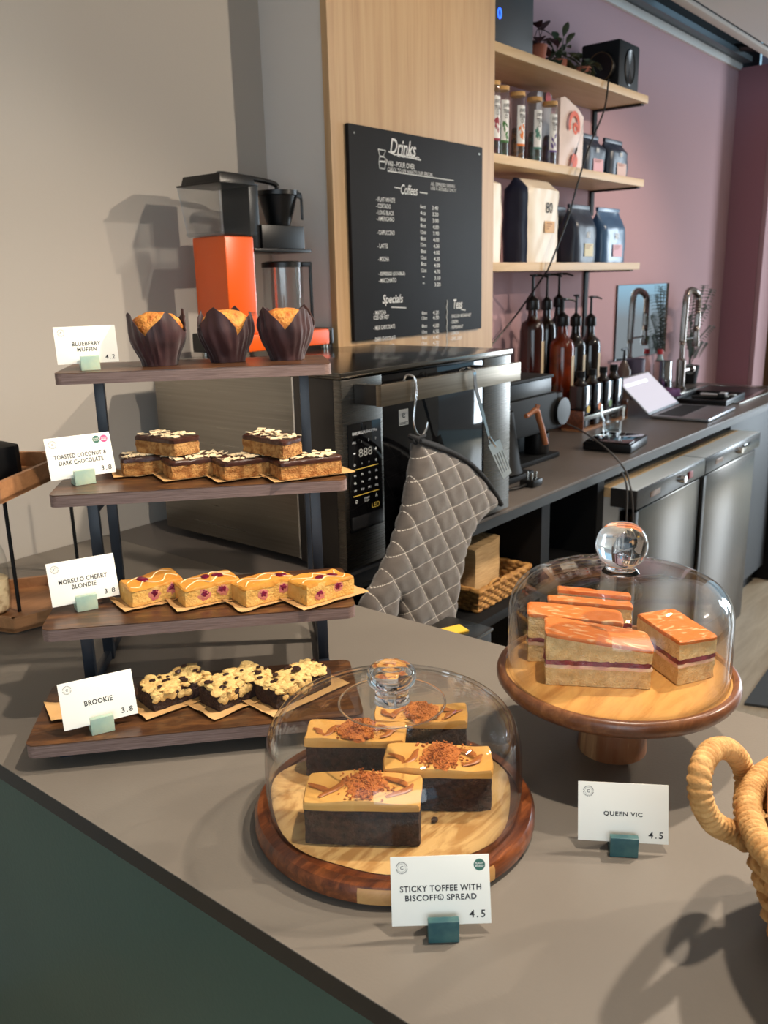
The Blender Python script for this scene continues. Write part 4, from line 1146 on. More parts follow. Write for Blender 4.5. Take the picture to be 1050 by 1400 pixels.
b.build('slotted_blade', m_chrome, tn)
b = MB(); b.tube([B_.lerp(A, .12), bil(.5, .12)], .0032, 8); b.build('neck', m_chrome, tn)

# ------------------------------------------------------------------ filter coffee machine on the oven
TOPZ = OZ1
m_or = M('orange_enamel', (222, 86, 8), .3, coat=.4)
FYc = 1.485
xL, xR = at(312, 400, y=FYc).x, at(351, 400, y=FYc).x
yB = at(268, 400, x=xL).y
zBase = TOPZ+.010; zTop = at(312, 322, y=FYc).z
cm = thing('coffee_machine', 'orange filter coffee machine with black brew head standing on the oven', 'coffee machine', ((xL+xR)/2+.08, (FYc+yB)/2, TOPZ+.0005))
bx1 = at(449, 455, y=FYc).x
b = MB(); b.box(xL-.004, bx1, FYc-.012, yB+.005, zBase, zBase+.038, .006); b.build('base', m_or, cm)
b = MB(); b.box(xL-.016, xL+.04, FYc-.014, yB+.007, zBase, zBase+.043, .004); b.build('rear_cap', m_blk, cm)
b = MB(); b.box(bx1-.012, bx1+.006, FYc-.0135, yB+.0065, zBase, zBase+.04, .006); b.build('front_cap', m_blk, cm)
for i in range(4):
    b = MB(); b.lathe([(0, 0), (.009, 0), (.009, .0098), (0, .0098)], 16, (xL+.01+(i % 2)*(bx1-xL-.02), FYc+.006+(i//2)*(yB-FYc-.012), TOPZ+.0005)); b.build('foot', m_steel_v, cm)
b = MB(); b.box(xL, xR, FYc, yB, zBase+.0385, zTop, .005); col_ = b.build('column', m_or, cm)
mb = MB(); text_bm(mb.bm, '[MADE]', wall_T(xR-.017, zBase+.085, FYc-.0004), width=.018); text_bm(mb.bm, '(HAND)', wall_T(xR-.017, zBase+.080, FYc-.0004), width=.012)
mb.build('lettering', m_ink, col_)
# clear tank, flared upward
zt0, zt1 = zTop+.0005, at(300, 251, y=FYc).z
f0, f1 = .006, .017
def ring4(e, z): return [Vector((xL-e, FYc-e, z)), Vector((xR+e*.35, FYc-e, z)), Vector((xR+e*.35, yB+e, z)), Vector((xL-e, yB+e, z))]
b = MB(); 
A0, A1 = ring4(f0, zt0), ring4(f1, zt1)
for i in range(4): 
    q = [A0[i], A0[(i+1) % 4], A1[(i+1) % 4], A1[i]]; ctr_ = (A0[0]+A0[2])/2
    ins = [p+((ctr_-p)*Vector((1, 1, 0))).normalized()*.003 for p in q]
    b.hexa(ins+q)
b.hexa(ring4(f0, zt0)+ring4(f0, zt0+.002)); b.build('water_tank', m_glass_p, cm)
b = MB(); b.hexa(ring4(f0+.003, zt0+.003)+ring4(f0+.0032, zt0+.008), .001); b.build('tank_rim', m_glass_p, cm)
b = MB()
q = [Vector((xL+.012, FYc+.05, zt0+.004)), Vector((xL+.022, FYc+.05, zt0+.004))]
b.tube([(xL+.03, FYc+.04, zt0+.004), (xL+.03, FYc+.04, zt1-.002)], .004, 10); b.build('riser_tube', m_glass_p, cm)
zl1 = at(300, 236, y=FYc).z
b = MB(); b.hexa(ring4(f1+.001, zt1+.0004)+ring4(f1+.001, zt1+.004), .001); b.hexa(ring4(f1-.006, zt1+.0041)+ring4(f1-.010, zl1), .002); b.build('tank_lid', m_blk, cm)
# brew head
CYc = (FYc+yB)/2
cc_ = at(381, 300, y=CYc); cxb = cc_.x; rb = size(27, cc_)
zc1, zc0 = at(385, 262, y=CYc).z, at(385, 318, y=CYc).z
b = MB(); b.lathe([(0, zc0), (rb*.5, zc0), (rb*.98, zc1-.012), (rb*1.06, zc1-.01), (rb*1.06, zc1), (0, zc1+.001)], 40, (cxb, CYc, 0)); fb = b.build('filter_basket', m_blk, cm)
hp0, hp1 = at(402, 285, y=CYc), at(407, 322, y=CYc)
b = MB(); b.hexa([Vector((cxb+rb*.9, CYc-.012, zc1-.014)), Vector((cxb+rb*1.25, CYc-.012, zc1-.02)), Vector((cxb+rb*1.25, CYc+.012, zc1-.02)), Vector((cxb+rb*.9, CYc+.012, zc1-.014)),
       Vector((cxb+rb*.9, CYc-.012, zc1-.002)), Vector((cxb+rb*1.2, CYc-.012, zc1-.006)), Vector((cxb+rb*1.2, CYc+.012, zc1-.006)), Vector((cxb+rb*.9, CYc+.012, zc1-.002))], .001)
b.box(cxb+rb*1.13, cxb+rb*1.25, CYc-.011, CYc+.011, zc1-.065, zc1-.018, .002); Rz = Matrix.Translation((cxb, CYc, 0)) @ Matrix.Rotation(-.85, 4, 'Z') @ Matrix.Translation((-cxb, -CYc, 0)); b.bm.transform(Rz); b.build('basket_handle', m_blk, fb)
zk1, zk0 = at(380, 321, y=CYc).z, at(380, 350, y=CYc).z
b = MB(); b.box(xR+.001, cxb+rb*1.05, CYc-.055, CYc+.055, zk0+.006, zk0+.014, .002)
b.box(xR+.001, xR+.03, CYc-.045, CYc+.045, zk0+.0141, zc1+.004, .003); b.box(xR+.031, cxb+rb*.7, CYc-.05, CYc-.035, zk0+.0141, zc0+.012, .002); b.box(xR+.031, cxb+rb*.7, CYc+.035, CYc+.05, zk0+.0141, zc0+.012, .002)
b.build('brew_bracket', m_blk, cm)
b = MB(); b.tube(catmull([(xL+.03, FYc+.045, zl1+.001), (xL+.06, CYc, zl1+.006), (cxb-.02, CYc, zl1-.002), (cxb, CYc, zc1+.006)], 6), .006, 10); b.build('spray_arm', m_blk, cm)
# carafe
zq = zBase+.0385
cr = thing('carafe', 'glass coffee carafe with black lid and handle under the brew head', 'carafe', (cxb+.004, CYc, zq+.0003), -.85)
ztop = at(390, 366, y=CYc).z-zq; rr = size(28, cc_)
b = MB(); b.lathe([(0, 0), (rr*.95, 0), (rr, .004), (rr, ztop), (rr-.002, ztop), (rr-.002, .005), (0, .003)], 56); b.build('glass_body', m_glass, cr, world=False)
b = MB(); b.lathe([(rr+.0006, ztop*.06), (rr+.001, ztop*.1), (rr+.0006, ztop*.14)], 56)
b = MB(); b.lathe([(0, ztop+.0003), (rr*1.03, ztop+.0003), (rr*1.03, ztop+.011), (rr*.8, ztop+.014), (0, ztop+.014)], 48); b.build('lid', m_blk, cr, world=False)
b = MB(); b.box(rr*.9, rr*1.42, -.010, .010, ztop+.001, ztop+.012, .002); b.box(rr*1.30, rr*1.45, -.009, .009, ztop*.08, ztop+.0115, .003)
b.build('handle', m_blk, cr, world=False)
for sgn in (-1, 1):
    a = math.radians(-75+sgn*32)
    b = MB(); b.box(-.003, .003, -.001, .001, .006, ztop, 0, Matrix.Translation((rr*1.01*math.cos(a), rr*1.01*math.sin(a), 0)) @ Matrix.Rotation(a+math.pi/2, 4, 'Z')); b.build('band', m_chrome, cr, world=False)
# cable coiled beside it
cx_, cy_ = at(452, 467, z=TOPZ).x, at(452, 467, z=TOPZ).y
P = []
for i in range(60):
    a = i*.42; P.append((cx_+(.035+.003*math.sin(i*.9))*math.cos(a), min(cy_+.03*math.sin(a), OYB-.01), TOPZ+.0045+.0006*i*.35))
b = MB(); b.tube(catmull(P, 3), .0036, 8); tag(b.build('power_cable', m_blk, origin=(cx_, cy_, TOPZ)), 'coiled black power cable on the oven top beside the coffee machine', 'cable')

# ------------------------------------------------------------------ under the back counter: basket of napkins, steel bin
na = at(653, 838, y=1.125); nz = SHZ
na = at(653, 838, z=nz+.001)
e1 = at(710, 772, z=nz+.055)-na; e1.z = 0; e1 = e1.normalized()
nb = thing('napkin_basket', 'small woven seagrass basket under the back counter', 'basket', na, 0)
u = Vector((1, 0, 0)); v = Vector((0, 1, 0)); LN, WN, HN = .235, .17, .06
m_sea = M('seagrass', (186, 138, 74), .8, c2=(140, 94, 44), ns=80, bump=.6, bs=300)
b = MB()
for k in range(7):
    q = k/6; z = nz+.006+HN*q*.94; e = .010*q; P = []
    pts = [(-e, -e), (LN+e, -e), (LN+e, WN+e), (-e, WN+e)]
    for i in range(4):
        (xa, ya), (xb, yb) = pts[i], pts[(i+1) % 4]
        m_ = 30 if i % 2 == 0 else 22
        for j in range(m_):
            t_ = j/m_; w_ = .003*math.sin(j*math.pi/2+k*math.pi)
            nx_, ny_ = (yb-ya), -(xb-xa); l_ = math.hypot(nx_, ny_)
            P.append((na.x+xa+(xb-xa)*t_+nx_/l_*w_, na.y+ya+(yb-ya)*t_+ny_/l_*w_, z))
    b.tube(P, .0052 if k < 6 else .0078, 7, closed=True)
b.build('woven_wall', m_sea, nb)
b = MB(); b.box(na.x+.003, na.x+LN-.003, na.y+.003, na.y+WN-.003, nz+.0005, nz+.006); b.build('base', m_sea, nb)
b = MB(); b.tube(catmull([(na.x+.03, na.y-.012, nz+HN-.006), (na.x+.034, na.y-.016, nz+HN+.014), (na.x+.075, na.y-.016, nz+HN+.016), (na.x+.08, na.y-.012, nz+HN-.006)], 6), .0036, 7); b.build('handle', m_sea, nb)
m_nap = M('napkin_kraft', (208, 172, 122), .85, c2=(180, 142, 92), ns=40, stretch=(.4, .4, 26), lo=.42, hi=.6, bump=.5, bs=60, bstretch=(.4, .4, 20))
b = MB(); fx = na.x+.022; rows = []
b.lump((fx, na.y+.022, 0), (fx+.118, na.y+.022, 0), (fx, na.y+.022+.118, 0), nz+.0065, .150, .003, 22, (10, 8, 30), .03, 4, lambda a, c: .150+.012*a)
o = b.build('napkin_stack', m_nap, origin=(fx+.06, na.y+.08, nz+.0065)); tag(o, 'tall stack of brown paper napkins standing in the seagrass basket', 'napkins'); o['kind'] = 'stuff'
bz = .85
q1 = at(672, 858, z=bz)
BXa, BXb, BYa, BYb = CX1+.012, q1.x, q1.y, q1.y+.10
sb_ = thing('steel_bin', 'grey steel bin tucked against the counter behind the domes', 'bin', ((BXa+BXb)/2, (BYa+BYb)/2, 0))
b = MB(); b.box(BXa, BXb, BYa, BYb-.0, .0, bz-.008, .004); b.build('body', m_dksteel, sb_)
b = MB(); b.box(BXa-.003, BXb+.003, BYa-.003, BYb+.003, bz-.0078, bz, .003); b.build('lid', m_steel, sb_)
ya = at(628, 854, z=bz+.002); yb2 = at(641, 862, z=bz+.002)
b = MB(); dv = (yb2-ya); dv.z = 0; vv = Vector((-dv.y, dv.x, 0)).normalized()*-.06
pts = [ya, yb2, yb2+vv, ya+vv]
b.hexa([Vector((p.x, p.y, bz+.0004)) for p in pts]+[Vector((p.x, p.y, bz+.003)) for p in pts])
tag(b.build('yellow_cloth', M('yellow', (228, 186, 62), .7), origin=(ya.x, ya.y, bz+.0004)), 'folded yellow cloth on top of the steel bin', 'cloth')
# ------------------------------------------------------------------ menu board on the oak
YB_ = PY-.001; BT = .012
k0, k1 = at(476, 167, y=YB_-BT), at(660, 202, y=YB_-BT)
mbx0, mbx1, mbz1 = k0.x, k1.x, (k0.z+k1.z)/2; mbz0 = 1.352
mn = thing('menu_board', 'black chalk menu board with white handwritten drinks list on the oak panel', 'menu board', ((mbx0+mbx1)/2, YB_, mbz0))
b = MB(); b.box(mbx0, mbx1, YB_-BT, YB_, mbz0, mbz1, .003)
b.build('board_panel', M('chalkboard', (19, 20, 23), .6, c2=(25, 26, 30), ns=5, bump=.05, bs=200, spec=.25), mn)
m_chalk = M('chalk_white', (225, 225, 222), .9); YL = YB_-BT-.0004
mbs = {}
def wr(s_, px, py, w_px=None, h_px=8.0, bold=.0, shear=.0, sp_=1.0):
    p = at(px, py, y=YL); e = at(px+(w_px or 10), py+(w_px or 10)*.19, y=YL)
    hh = .5*size(h_px, p)*2
    kk = 'price_lettering' if s_[0].isdigit() else 'heading_lettering' if h_px >= 11 else 'item_lettering'
    kk = (kk, px < 585, py > 400)
    mb = mbs.setdefault(kk, MB()) if kk in mbs else mbs.setdefault(kk, MB())
    text_bm(mb.bm, s_, wall_T(p.x, p.z, YL), width=(e.x-p.x) if w_px else None, height=hh, align='LEFT', bold=bold, shear=shear, spacing=sp_)
def ln(px0_, py0_, px1_, py1_, w_=.0016):
    p, q = at(px0_, py0_, y=YL), at(px1_, py1_, y=YL)
    q_ = MB(); q_.tube([p, q], w_, 5); q_.build('chalk_line', m_chalk, mn)
wr('Drinks', 533, 199, 36, 20, .012, .3); ln(531, 207, 540, 212); ln(540, 211, 575, 219); wr('coffee', 543, 211, 30, 6, .01, .2)
wr('V60 - POUR OVER', 530, 223, 37, 7, .01); wr("CHECK TO SEE WHAT'S OUR SPECIAL", 530, 231, 62, 5, .0)
ln(530, 234, 620, 247, .0012)
wr('ALL ESPRESSO DRINKS', 589, 251, 33, 4.5); wr('USE A DOUBLE SHOT', 589, 257, 35, 4.5)
ln(539, 256, 547, 257.5); ln(574, 263, 584, 264.5); wr('Coffees', 548, 258.5, 23, 13, .012, .25)
# small drawing of a dripper over a cup
for s_ in (((517, 204), (527, 206), (524, 214), (519, 213), (517, 204)), ((519, 214), (526, 215), (527, 221), (518, 220), (519, 214)), ((518, 221), (527, 222), (526, 231), (519, 230), (518, 221)), ((527, 217), (529, 219), (528, 225))):
    P = [at(x, y, y=YL) for x, y in s_]; q_ = MB(); q_.tube(P, .0014, 5); q_.build('chalk_drawing', m_chalk, mn)
for t_, y_, w_ in (('- FLAT WHITE', 272, 26), ('- CORTADO', 281, 20), ('- LONG BLACK', 290, 24), ('- AMERICANO', 298.5, 24), ('- CAPPUCCINO', 317.5, 24), ('- LATTE', 336, 14), ('- MOCHA', 354, 15), ('- ESPRESSO (DOUBLE)', 375, 36), ('- MACCHIATO', 383.5, 24)):
    wr(t_, 514+(y_-272)*.035, y_, w_, 6.0, .008)
for i, (sz_, pr_) in enumerate((('6oz', '3.40'), ('4oz', '3.20'), ('8oz', '3.00'), ('8oz', '4.00'), ('12oz', '3.90'), ('8oz', '4.00'), ('12oz', '4.20'), ('8oz', '4.00'), ('12oz', '4.20'), ('8oz', '4.00'), ('12oz', '4.70'), ('-', '3.10'), ('-', '3.20'))):
    y_ = 282+i*8.75
    if sz_ == '-': ln(578, y_, 580, y_+.4)
    else: wr(sz_, 574.5+i*.12, y_, 7.5, 5, .008)
    wr(pr_, 591+i*.28, y_+2, 8, 5, .008)
wr('Specials', 523, 411, 28, 15, .012, .22); ln(535, 420, 555, 421)
for t_, y_, w_ in (('- MATCHA', 428, 17), ('ICED OR HOT', 434.5, 21), ('- MILK CHOCOLATE', 448.5, 29), ('- DARK CHOCOLATE', 464.5, 30), ('- WHITE CHOCOLATE', 476, 28)):
    wr(t_, 511, y_, w_, 5.5, .008)
for i, y_ in enumerate((428, 435, 446, 454, 462, 469.5, 476)):
    wr(('8oz', '12oz')[i % 2], 577, y_, 7, 4.5, .008); wr(('4.20', '4.70', '4.00', '4.50', '4.40', '4.70', '4.20')[i], 592, y_-.5, 8, 5, .008)
wr('Teas', 620, 416, 12, 13, .012, .2); ln(630, 423, 636, 424)
for i, (t_, w_) in enumerate((('ENGLISH BREAKFAST', 28), ('GREEN', 10), ('PEPPERMINT', 17), ('LEMON', 11), ('EARL GREY', 16))): wr('- '+t_, 616, 432.5+i*7.7, w_, 4.6, .006)
P = [at(611+.6*math.sin(i*1.4), 410+i*3.0, y=YL) for i in range(22)]; q_ = MB(); q_.tube(P, .0017, 5); q_.build('chalk_line', m_chalk, mn)
for kk, q_ in mbs.items(): q_.build(kk[0], m_chalk, mn)
for x in (mbx0+.02, mbx1-.02):
    b = MB(); b.lathe([(0, 0), (.003, 0), (.003, .001), (0, .001)], 10, mat=Matrix.Translation((x, YL+.0004, mbz1-.02)) @ Matrix.Rotation(math.pi/2, 4, 'X')); b.build('screw', m_steel_v, mn)

# ------------------------------------------------------------------ wall shelves
SF = 1.49; SX0, SX1 = PX1+.002, 3.503
def shelf(zt, label, xb, legdown):
    t = thing('wall_shelf', label, 'shelf', ((SX0+SX1)/2, YW, zt-.027), 0, 'birch wall shelves')
    b = MB(); b.box(SX0, SX1, SF, YW-.002, zt-.027, zt, .0015); b.build('board', m_shelf, t)
    b = MB(); b.box(xb-.014, xb+.014, SF+.015, YW-.009, zt-.033, zt-.0275, .001); b.box(xb-.014, xb+.014, YW-.009, YW-.002, zt-.033-legdown, zt-.0275, .001); b.build('bracket', m_blkm, t)
ZS1, ZS2, ZS3 = 2.166, 1.862, 1.546
shelf(ZS1, 'topmost birch wall shelf carrying the plants and black speaker', 3.485, .20)
shelf(ZS2, 'middle birch wall shelf carrying tea tubes', 3.485, .09)
shelf(ZS3, 'lowest birch wall shelf carrying the large coffee bags', 3.458, .28)
YS = 1.56
def sx(px, py, y=YS): return at(px, py, y=y).x
# top shelf
xa, xb = SX0+.004, sx(724, 30, 1.53)
t = thing('black_box', 'black computer box with a blue power light, beside the oak pillar', 'computer', ((xa+xb)/2, 1.6, ZS1+.0005))
b = MB(); b.box(xa, xb, 1.515, 1.69, ZS1+.0005, ZS1+.25, .006); b.build('case', M('black_case', (33, 34, 38), .5), t)
lp = at(683, 18, y=1.5145)
b = MB(); b.tube([(lp.x+.009*math.cos(a*math.pi/12), 1.5143, lp.z+.013*math.sin(a*math.pi/12)) for a in range(24)], .0022, 8, closed=True); b.build('power_ring', m_lens, t)
m_terra = M('terracotta', (176, 106, 84), .8); m_leaf = M('dark_leaf', (52, 66, 44), .5, c2=(74, 84, 62), ns=30); m_leaf2 = M('plum_leaf', (66, 40, 44), .5)
m_leaf3 = M('palm_leaf', (70, 86, 60), .55, c2=(50, 64, 46), ns=20)
def leaf(b, base, d, L_, W_, droop=.3, up=Vector((0, 0, 1))):
    d = d.normalized(); s_ = d.cross(up); s_ = s_.normalized() if s_.length > .05 else Vector((1, 0, 0)); rows = []
    for i in range(7):
        q = i/6; p = base+d*L_*q+Vector((0, 0, -droop*L_*q*q)); w_ = W_*math.sin(math.pi*min(.98, q*.95+.05))**.8
        rows.append([p-s_*w_, p+Vector((0, 0, -.15*w_)), p+s_*w_])
    b.sheet(rows, .0008)
def plant(px, py, potr, poth, label, n, L_, W_, mat, seed, y=1.57, spread=1.0, trail=0):
    p = at(px, py, y=y); c = Vector((p.x, y, ZS1+.0005)); rnd = random.Random(seed)
    t = thing('potted_plant', label, 'plant', c)
    b = MB(); b.lathe([(0, 0), (potr*.75, 0), (potr, poth), (potr*.88, poth), (potr*.84, poth-.01), (0, poth-.01)], 28); b.build('pot', m_terra, t, world=False)
    b = MB()
    for i in range(n):
        a = rnd.uniform(0, 6.28); el = rnd.uniform(.2, 1.3)
        d = Vector((math.cos(a)*math.cos(el)*spread, math.sin(a)*math.cos(el)*.6, math.sin(el)))
        st_ = Vector((rnd.uniform(-1, 1)*potr*.5, rnd.uniform(-1, 1)*potr*.5, poth-.012))
        e = st_+d*rnd.uniform(.2, 1.0)*L_
        b.tube([st_, (st_+e)/2+Vector((0, 0, .008)), e], .0013, 5)
        leaf(b, e, Vector((d.x, d.y, d.z*.3+rnd.uniform(-.4, .5))), L_*rnd.uniform(.5, .9), W_, rnd.uniform(.1, .8))
    b.build('foliage', mat, t, world=False)
plant(734, 60, .034, .058, 'plum leaved plant in a terracotta pot beside the black computer box', 12, .07, .020, m_leaf2, 2, 1.555)
plant(764, 70, .03, .045, 'bushy dark green plant in the middle of the top shelf', 30, .085, .013, m_leaf, 5, 1.57, .8)
plant(797, 82, .030, .045, 'small green plant in a pot beside the black speaker', 22, .06, .010, m_leaf, 9, 1.56, .8)
# speaker
s0 = at(846, 118, y=1.50); 
t = thing('speaker', 'black box speaker at the end of the topmost shelf', 'speaker', (3.33, 1.58, ZS1+.0005))
xs0_, xs1_ = sx(822, 95, 1.51), sx(877, 95, 1.51)
xs0_, xs1_ = 3.262, 3.442
b = MB(); b.box(xs0_, xs1_, 1.505, 1.66, ZS1+.0005, ZS1+.165, .012); b.build('cabinet', m_blkm, t)
b = MB(); Tm = Matrix.Translation(((xs0_+xs1_)/2, 1.5048, ZS1+.08)) @ Matrix.Rotation(math.pi/2, 4, 'X'); b.lathe([(0, .0), (.05, .001), (.054, .004), (.058, .002), (.058, 0)], 40, mat=Tm @ Matrix.Diagonal((.75, 1.1, 1, 1))); b.build('grille', m_blk, t)
Tm = Matrix.Translation((xs0_-.0002, 1.575, ZS1+.075)) @ Matrix.Rotation(-math.pi/2, 4, 'Y')
b = MB(); b.lathe([(0, .004), (.018, .002), (.04, .012), (.052, .014), (.056, .004), (.056, 0)], 40, mat=Tm); b.build('driver', m_blk, t)
b = MB(); b.tube([Tm @ Vector((.05*math.cos(a*math.pi/24), .05*math.sin(a*math.pi/24), .0145)) for a in range(48)], .0014, 6, closed=True); b.build('driver_ring', M('dull_brass', (110, 88, 62), .4, metal=.6), t)

# middle shelf: tea tubes
m_cork = M('cork_lid', (206, 160, 98), .75); m_lab = M('white_label', (232, 230, 226), .6)
teas = [(674, 112, (150, 40, 60), 'dried rose'), (686, 119, (70, 120, 62), 'green leaf'), (708, 127, (226, 124, 46), 'orange blossom'), (731, 134, (76, 132, 116), 'mint'), (752, 140, (98, 72, 136), 'lavender')]
for i, (px, py, c, nm) in enumerate(teas):
    y_ = 1.535; p = at(px, py, y=y_); r = size(10.2, p); t = thing('tea_tube', ['clear tea tube half hidden by the oak pillar edge', 'clear tea tube with green leaf label', 'clear tea tube with orange label', 'clear tea tube with teal sprig label', 'clear tea tube with purple sprig label'][i], 'tea tube', (p.x, y_, ZS2+.0005), 0, 'clear tea tubes on the middle shelf')
    H = p.z-ZS2; 
    b = MB(); b.lathe([(0, 0), (r*.97, 0), (r, .003), (r, H-.012), (r-.0015, H-.012), (r-.0015, .003), (0, .002)], 32); b.build('glass', m_glass, t, world=False)
    b = MB(); b.lathe([(0, H-.0118), (r*1.02, H-.0118), (r*1.02, H), (0, H)], 32); b.build('lid', m_cork, t, world=False)
    b = MB(); rnd = random.Random(i); 
    b.lathe([(0, .004), (r*.9, .004)]+[(r*.9*(1-.02*j), .004+H*.45*j/8) for j in range(1, 9)]+[(0, .006+H*.46)], 20)
    for v in b.bm.verts: v.co += noise.noise_vector(v.co*120)*.003
    b.build('tea_leaves', M('tea_'+str(i), (60, 52, 46), .8, c2=tuple(int(.45*x+40) for x in c), ns=90, lo=.45, hi=.6), t, world=False)
    b = MB(); rows = []
    for zz in (H*.20, H*.80): rows.append([(r*1.012*math.cos(a), r*1.012*math.sin(a), zz) for a in [math.radians(-150+100*k/10) for k in range(11)]])
    b.sheet(rows); lb = b.build('label_wrap', m_lab, t, world=False)
    cm_ = M('label_colour_'+str(i), c, .6)
    b = MB(); rows = []
    for zz in (H*.20, H*.235): rows.append([(r*1.016*math.cos(a), r*1.016*math.sin(a), zz) for a in [math.radians(-150+100*k/10) for k in range(11)]])
    b.sheet(rows); b.build('label_band', cm_, lb, world=False)
    b = MB()
    for j in range(7):
        a = math.radians(-112+rnd.uniform(-20, 20)); zz = H*rnd.uniform(.28, .5); n_ = Vector((math.cos(a), math.sin(a), 0)); tg = Vector((-n_.y, n_.x, 0))
        q = n_*r*1.02+Vector((0, 0, zz)); L2 = .011; dd = (tg*rnd.uniform(-1, 1)+Vector((0, 0, 1))).normalized(); ss = dd.cross(n_)
        b.bm.faces.new([b.bm.verts.new(q+dd*L2), b.bm.verts.new(q+ss*.004), b.bm.verts.new(q-dd*L2), b.bm.verts.new(q-ss*.004)])
    b.build('label_sprig', cm_, lb, world=False)
    mb = MB()
    for s_, zz in (("JOE'S", .72), ('TEA', .64), ('CO', .57)):
        a = math.radians(-108); text_bm(mb.bm, s_, Matrix.Translation((r*1.03*math.cos(a), r*1.03*math.sin(a), H*zz)) @ Matrix.Rotation(a+math.pi/2, 4, 'Z') @ XZ, width=r*(.95 if s_ != 'CO' else .5), height=H*.06, bold=.02)
    mb.build('lettering', m_ink, lb, world=False)
# bags
m_navy = M('navy_foil', (40, 50, 68), .38, spec=.6, bump=.15, bs=35); m_blue = M('blue_foil', (64, 96, 132), .3, spec=.7, bump=.2, bs=35)
m_creamb = M('cream_foil', (226, 212, 192), .42, bump=.12, bs=30); m_plum = M('navy_side', (30, 38, 62), .35, bump=.15, bs=30)
def bag(x0, x1, y0, y1, z, H, mats, label, group, seed, words=None, lab=None, top=.25, labc=(226, 214, 190), name='coffee_bag', fold=True):
    xc, yc = (x0+x1)/2, (y0+y1)/2; t = thing(name, label, 'bag', (xc, yc, z+.0005), 0, group)
    hx, hy = (x1-x0)/2, (y1-y0)/2; NZ, NP = 16, 40; rings = []
    for j in range(NZ+1):
        q = j/NZ; pinch = max(0, (q-(1-top))/top); ring = []
        for k in range(NP):
            a = 2*math.pi*k/NP; ca, sa = math.cos(a), math.sin(a); e = 5
            rr = (abs(ca)**e+abs(sa)**e)**(-1/e)
            px_, py_ = ca*rr*hx*(1-.05*pinch), sa*rr*hy*(1-.86*min(1, pinch*1.15))
            bul = 1+.03*math.sin(q*math.pi)
            v = Vector((px_*bul, py_*bul, H*q)); d = noise.noise_vector(Vector((v.x*28, v.y*28, q*H*22+seed)))*.0045*(.3+q)
            d.z *= .3; 
            if j == 0: d = Vector((0, 0, 0))
            ring.append(v+d)
        rings.append(ring)
    def part(name_, sel, mat):
        b = MB(); V = {}
        def vv(j, k):
            k %= NP
            if (j, k) not in V: V[(j, k)] = b.bm.verts.new(rings[j][k])
            return V[(j, k)]
        for j in range(NZ):
            for k in range(NP):
                if sel(k): b.bm.faces.new((vv(j, k), vv(j, k+1), vv(j+1, k+1), vv(j+1, k)))
        if name_ == 'front_body':
            b.bm.faces.new([vv(NZ, k) for k in range(NP)]) if sel(0) and sel(NP//2) else None
        return b.build(name_, mat, t, world=False, sharp=50)
    side = lambda k: (NP*3//8 <= k < NP*5//8)
    if len(mats) == 2:
        part('side_gusset', side, mats[1]); bd = part('front_body', lambda k: not side(k), mats[0])
    else: bd = part('front_body', lambda k: True, mats[0])
    if fold:
        b = MB(); b.box(-hx*.93, hx*.93, -.006, .006, H+.0005, H+.016, .003); b.build('top_seal', mats[0], t, world=False)
    yf = -hy*1.03-.0018
    if lab:
        u0, u1, w0, w1 = lab
        b = MB(); b.box(-hx+2*hx*u0, -hx+2*hx*u1, yf-.0006, yf-.0001, H*w0, H*w1); lo_ = b.build('label_patch', M('bag_label', labc, .6) , t, world=False)
        mb = MB()
        for k in range(3): mb.box(-hx+2*hx*(u0+.05), -hx+2*hx*(u1-.08-.05*k), yf-.0009, yf-.0007, H*(w1-.03-.03*k)-.001, H*(w1-.03-.03*k)+.001)
        o = mb.build('label_print', M('label_ink', (150, 96, 80), .7), lo_, world=False)
    if words:
        mb = MB(); s_, u, w_, hh, mt_ = words
        text_bm(mb.bm, s_, Matrix.Translation((-hx+2*hx*u, yf-.001, H*w_)) @ XZ, height=hh); mb.build('lettering', mt_, t, world=False)
GB = 'coffee bags on the wall shelves'
m_wtxt = M('white_print', (226, 222, 214), .6)
def bx(pxa, pxb, py, y): return at(pxa, py, y=y).x, at(pxb, py, y=y).x
x0, x1 = bx(797, 829, 220, 1.535); bag(x0+.03, x1, 1.535, 1.61, ZS2, .125, (m_navy,), 'small navy coffee bag beside the orange printed packet', GB, 1, ('80', .5, .66, .016, m_wtxt), (.3, .8, .05, .42), labc=(218, 168, 176))
x0, x1 = bx(832, 861, 225, 1.53); bag(x0+.02, x1-.005, 1.53, 1.60, ZS2, .125, (m_navy,), 'small navy coffee bag at the outer end of the middle shelf', GB, 2, ('80', .5, .66, .016, m_wtxt), (.3, .8, .05, .42), labc=(206, 176, 168))
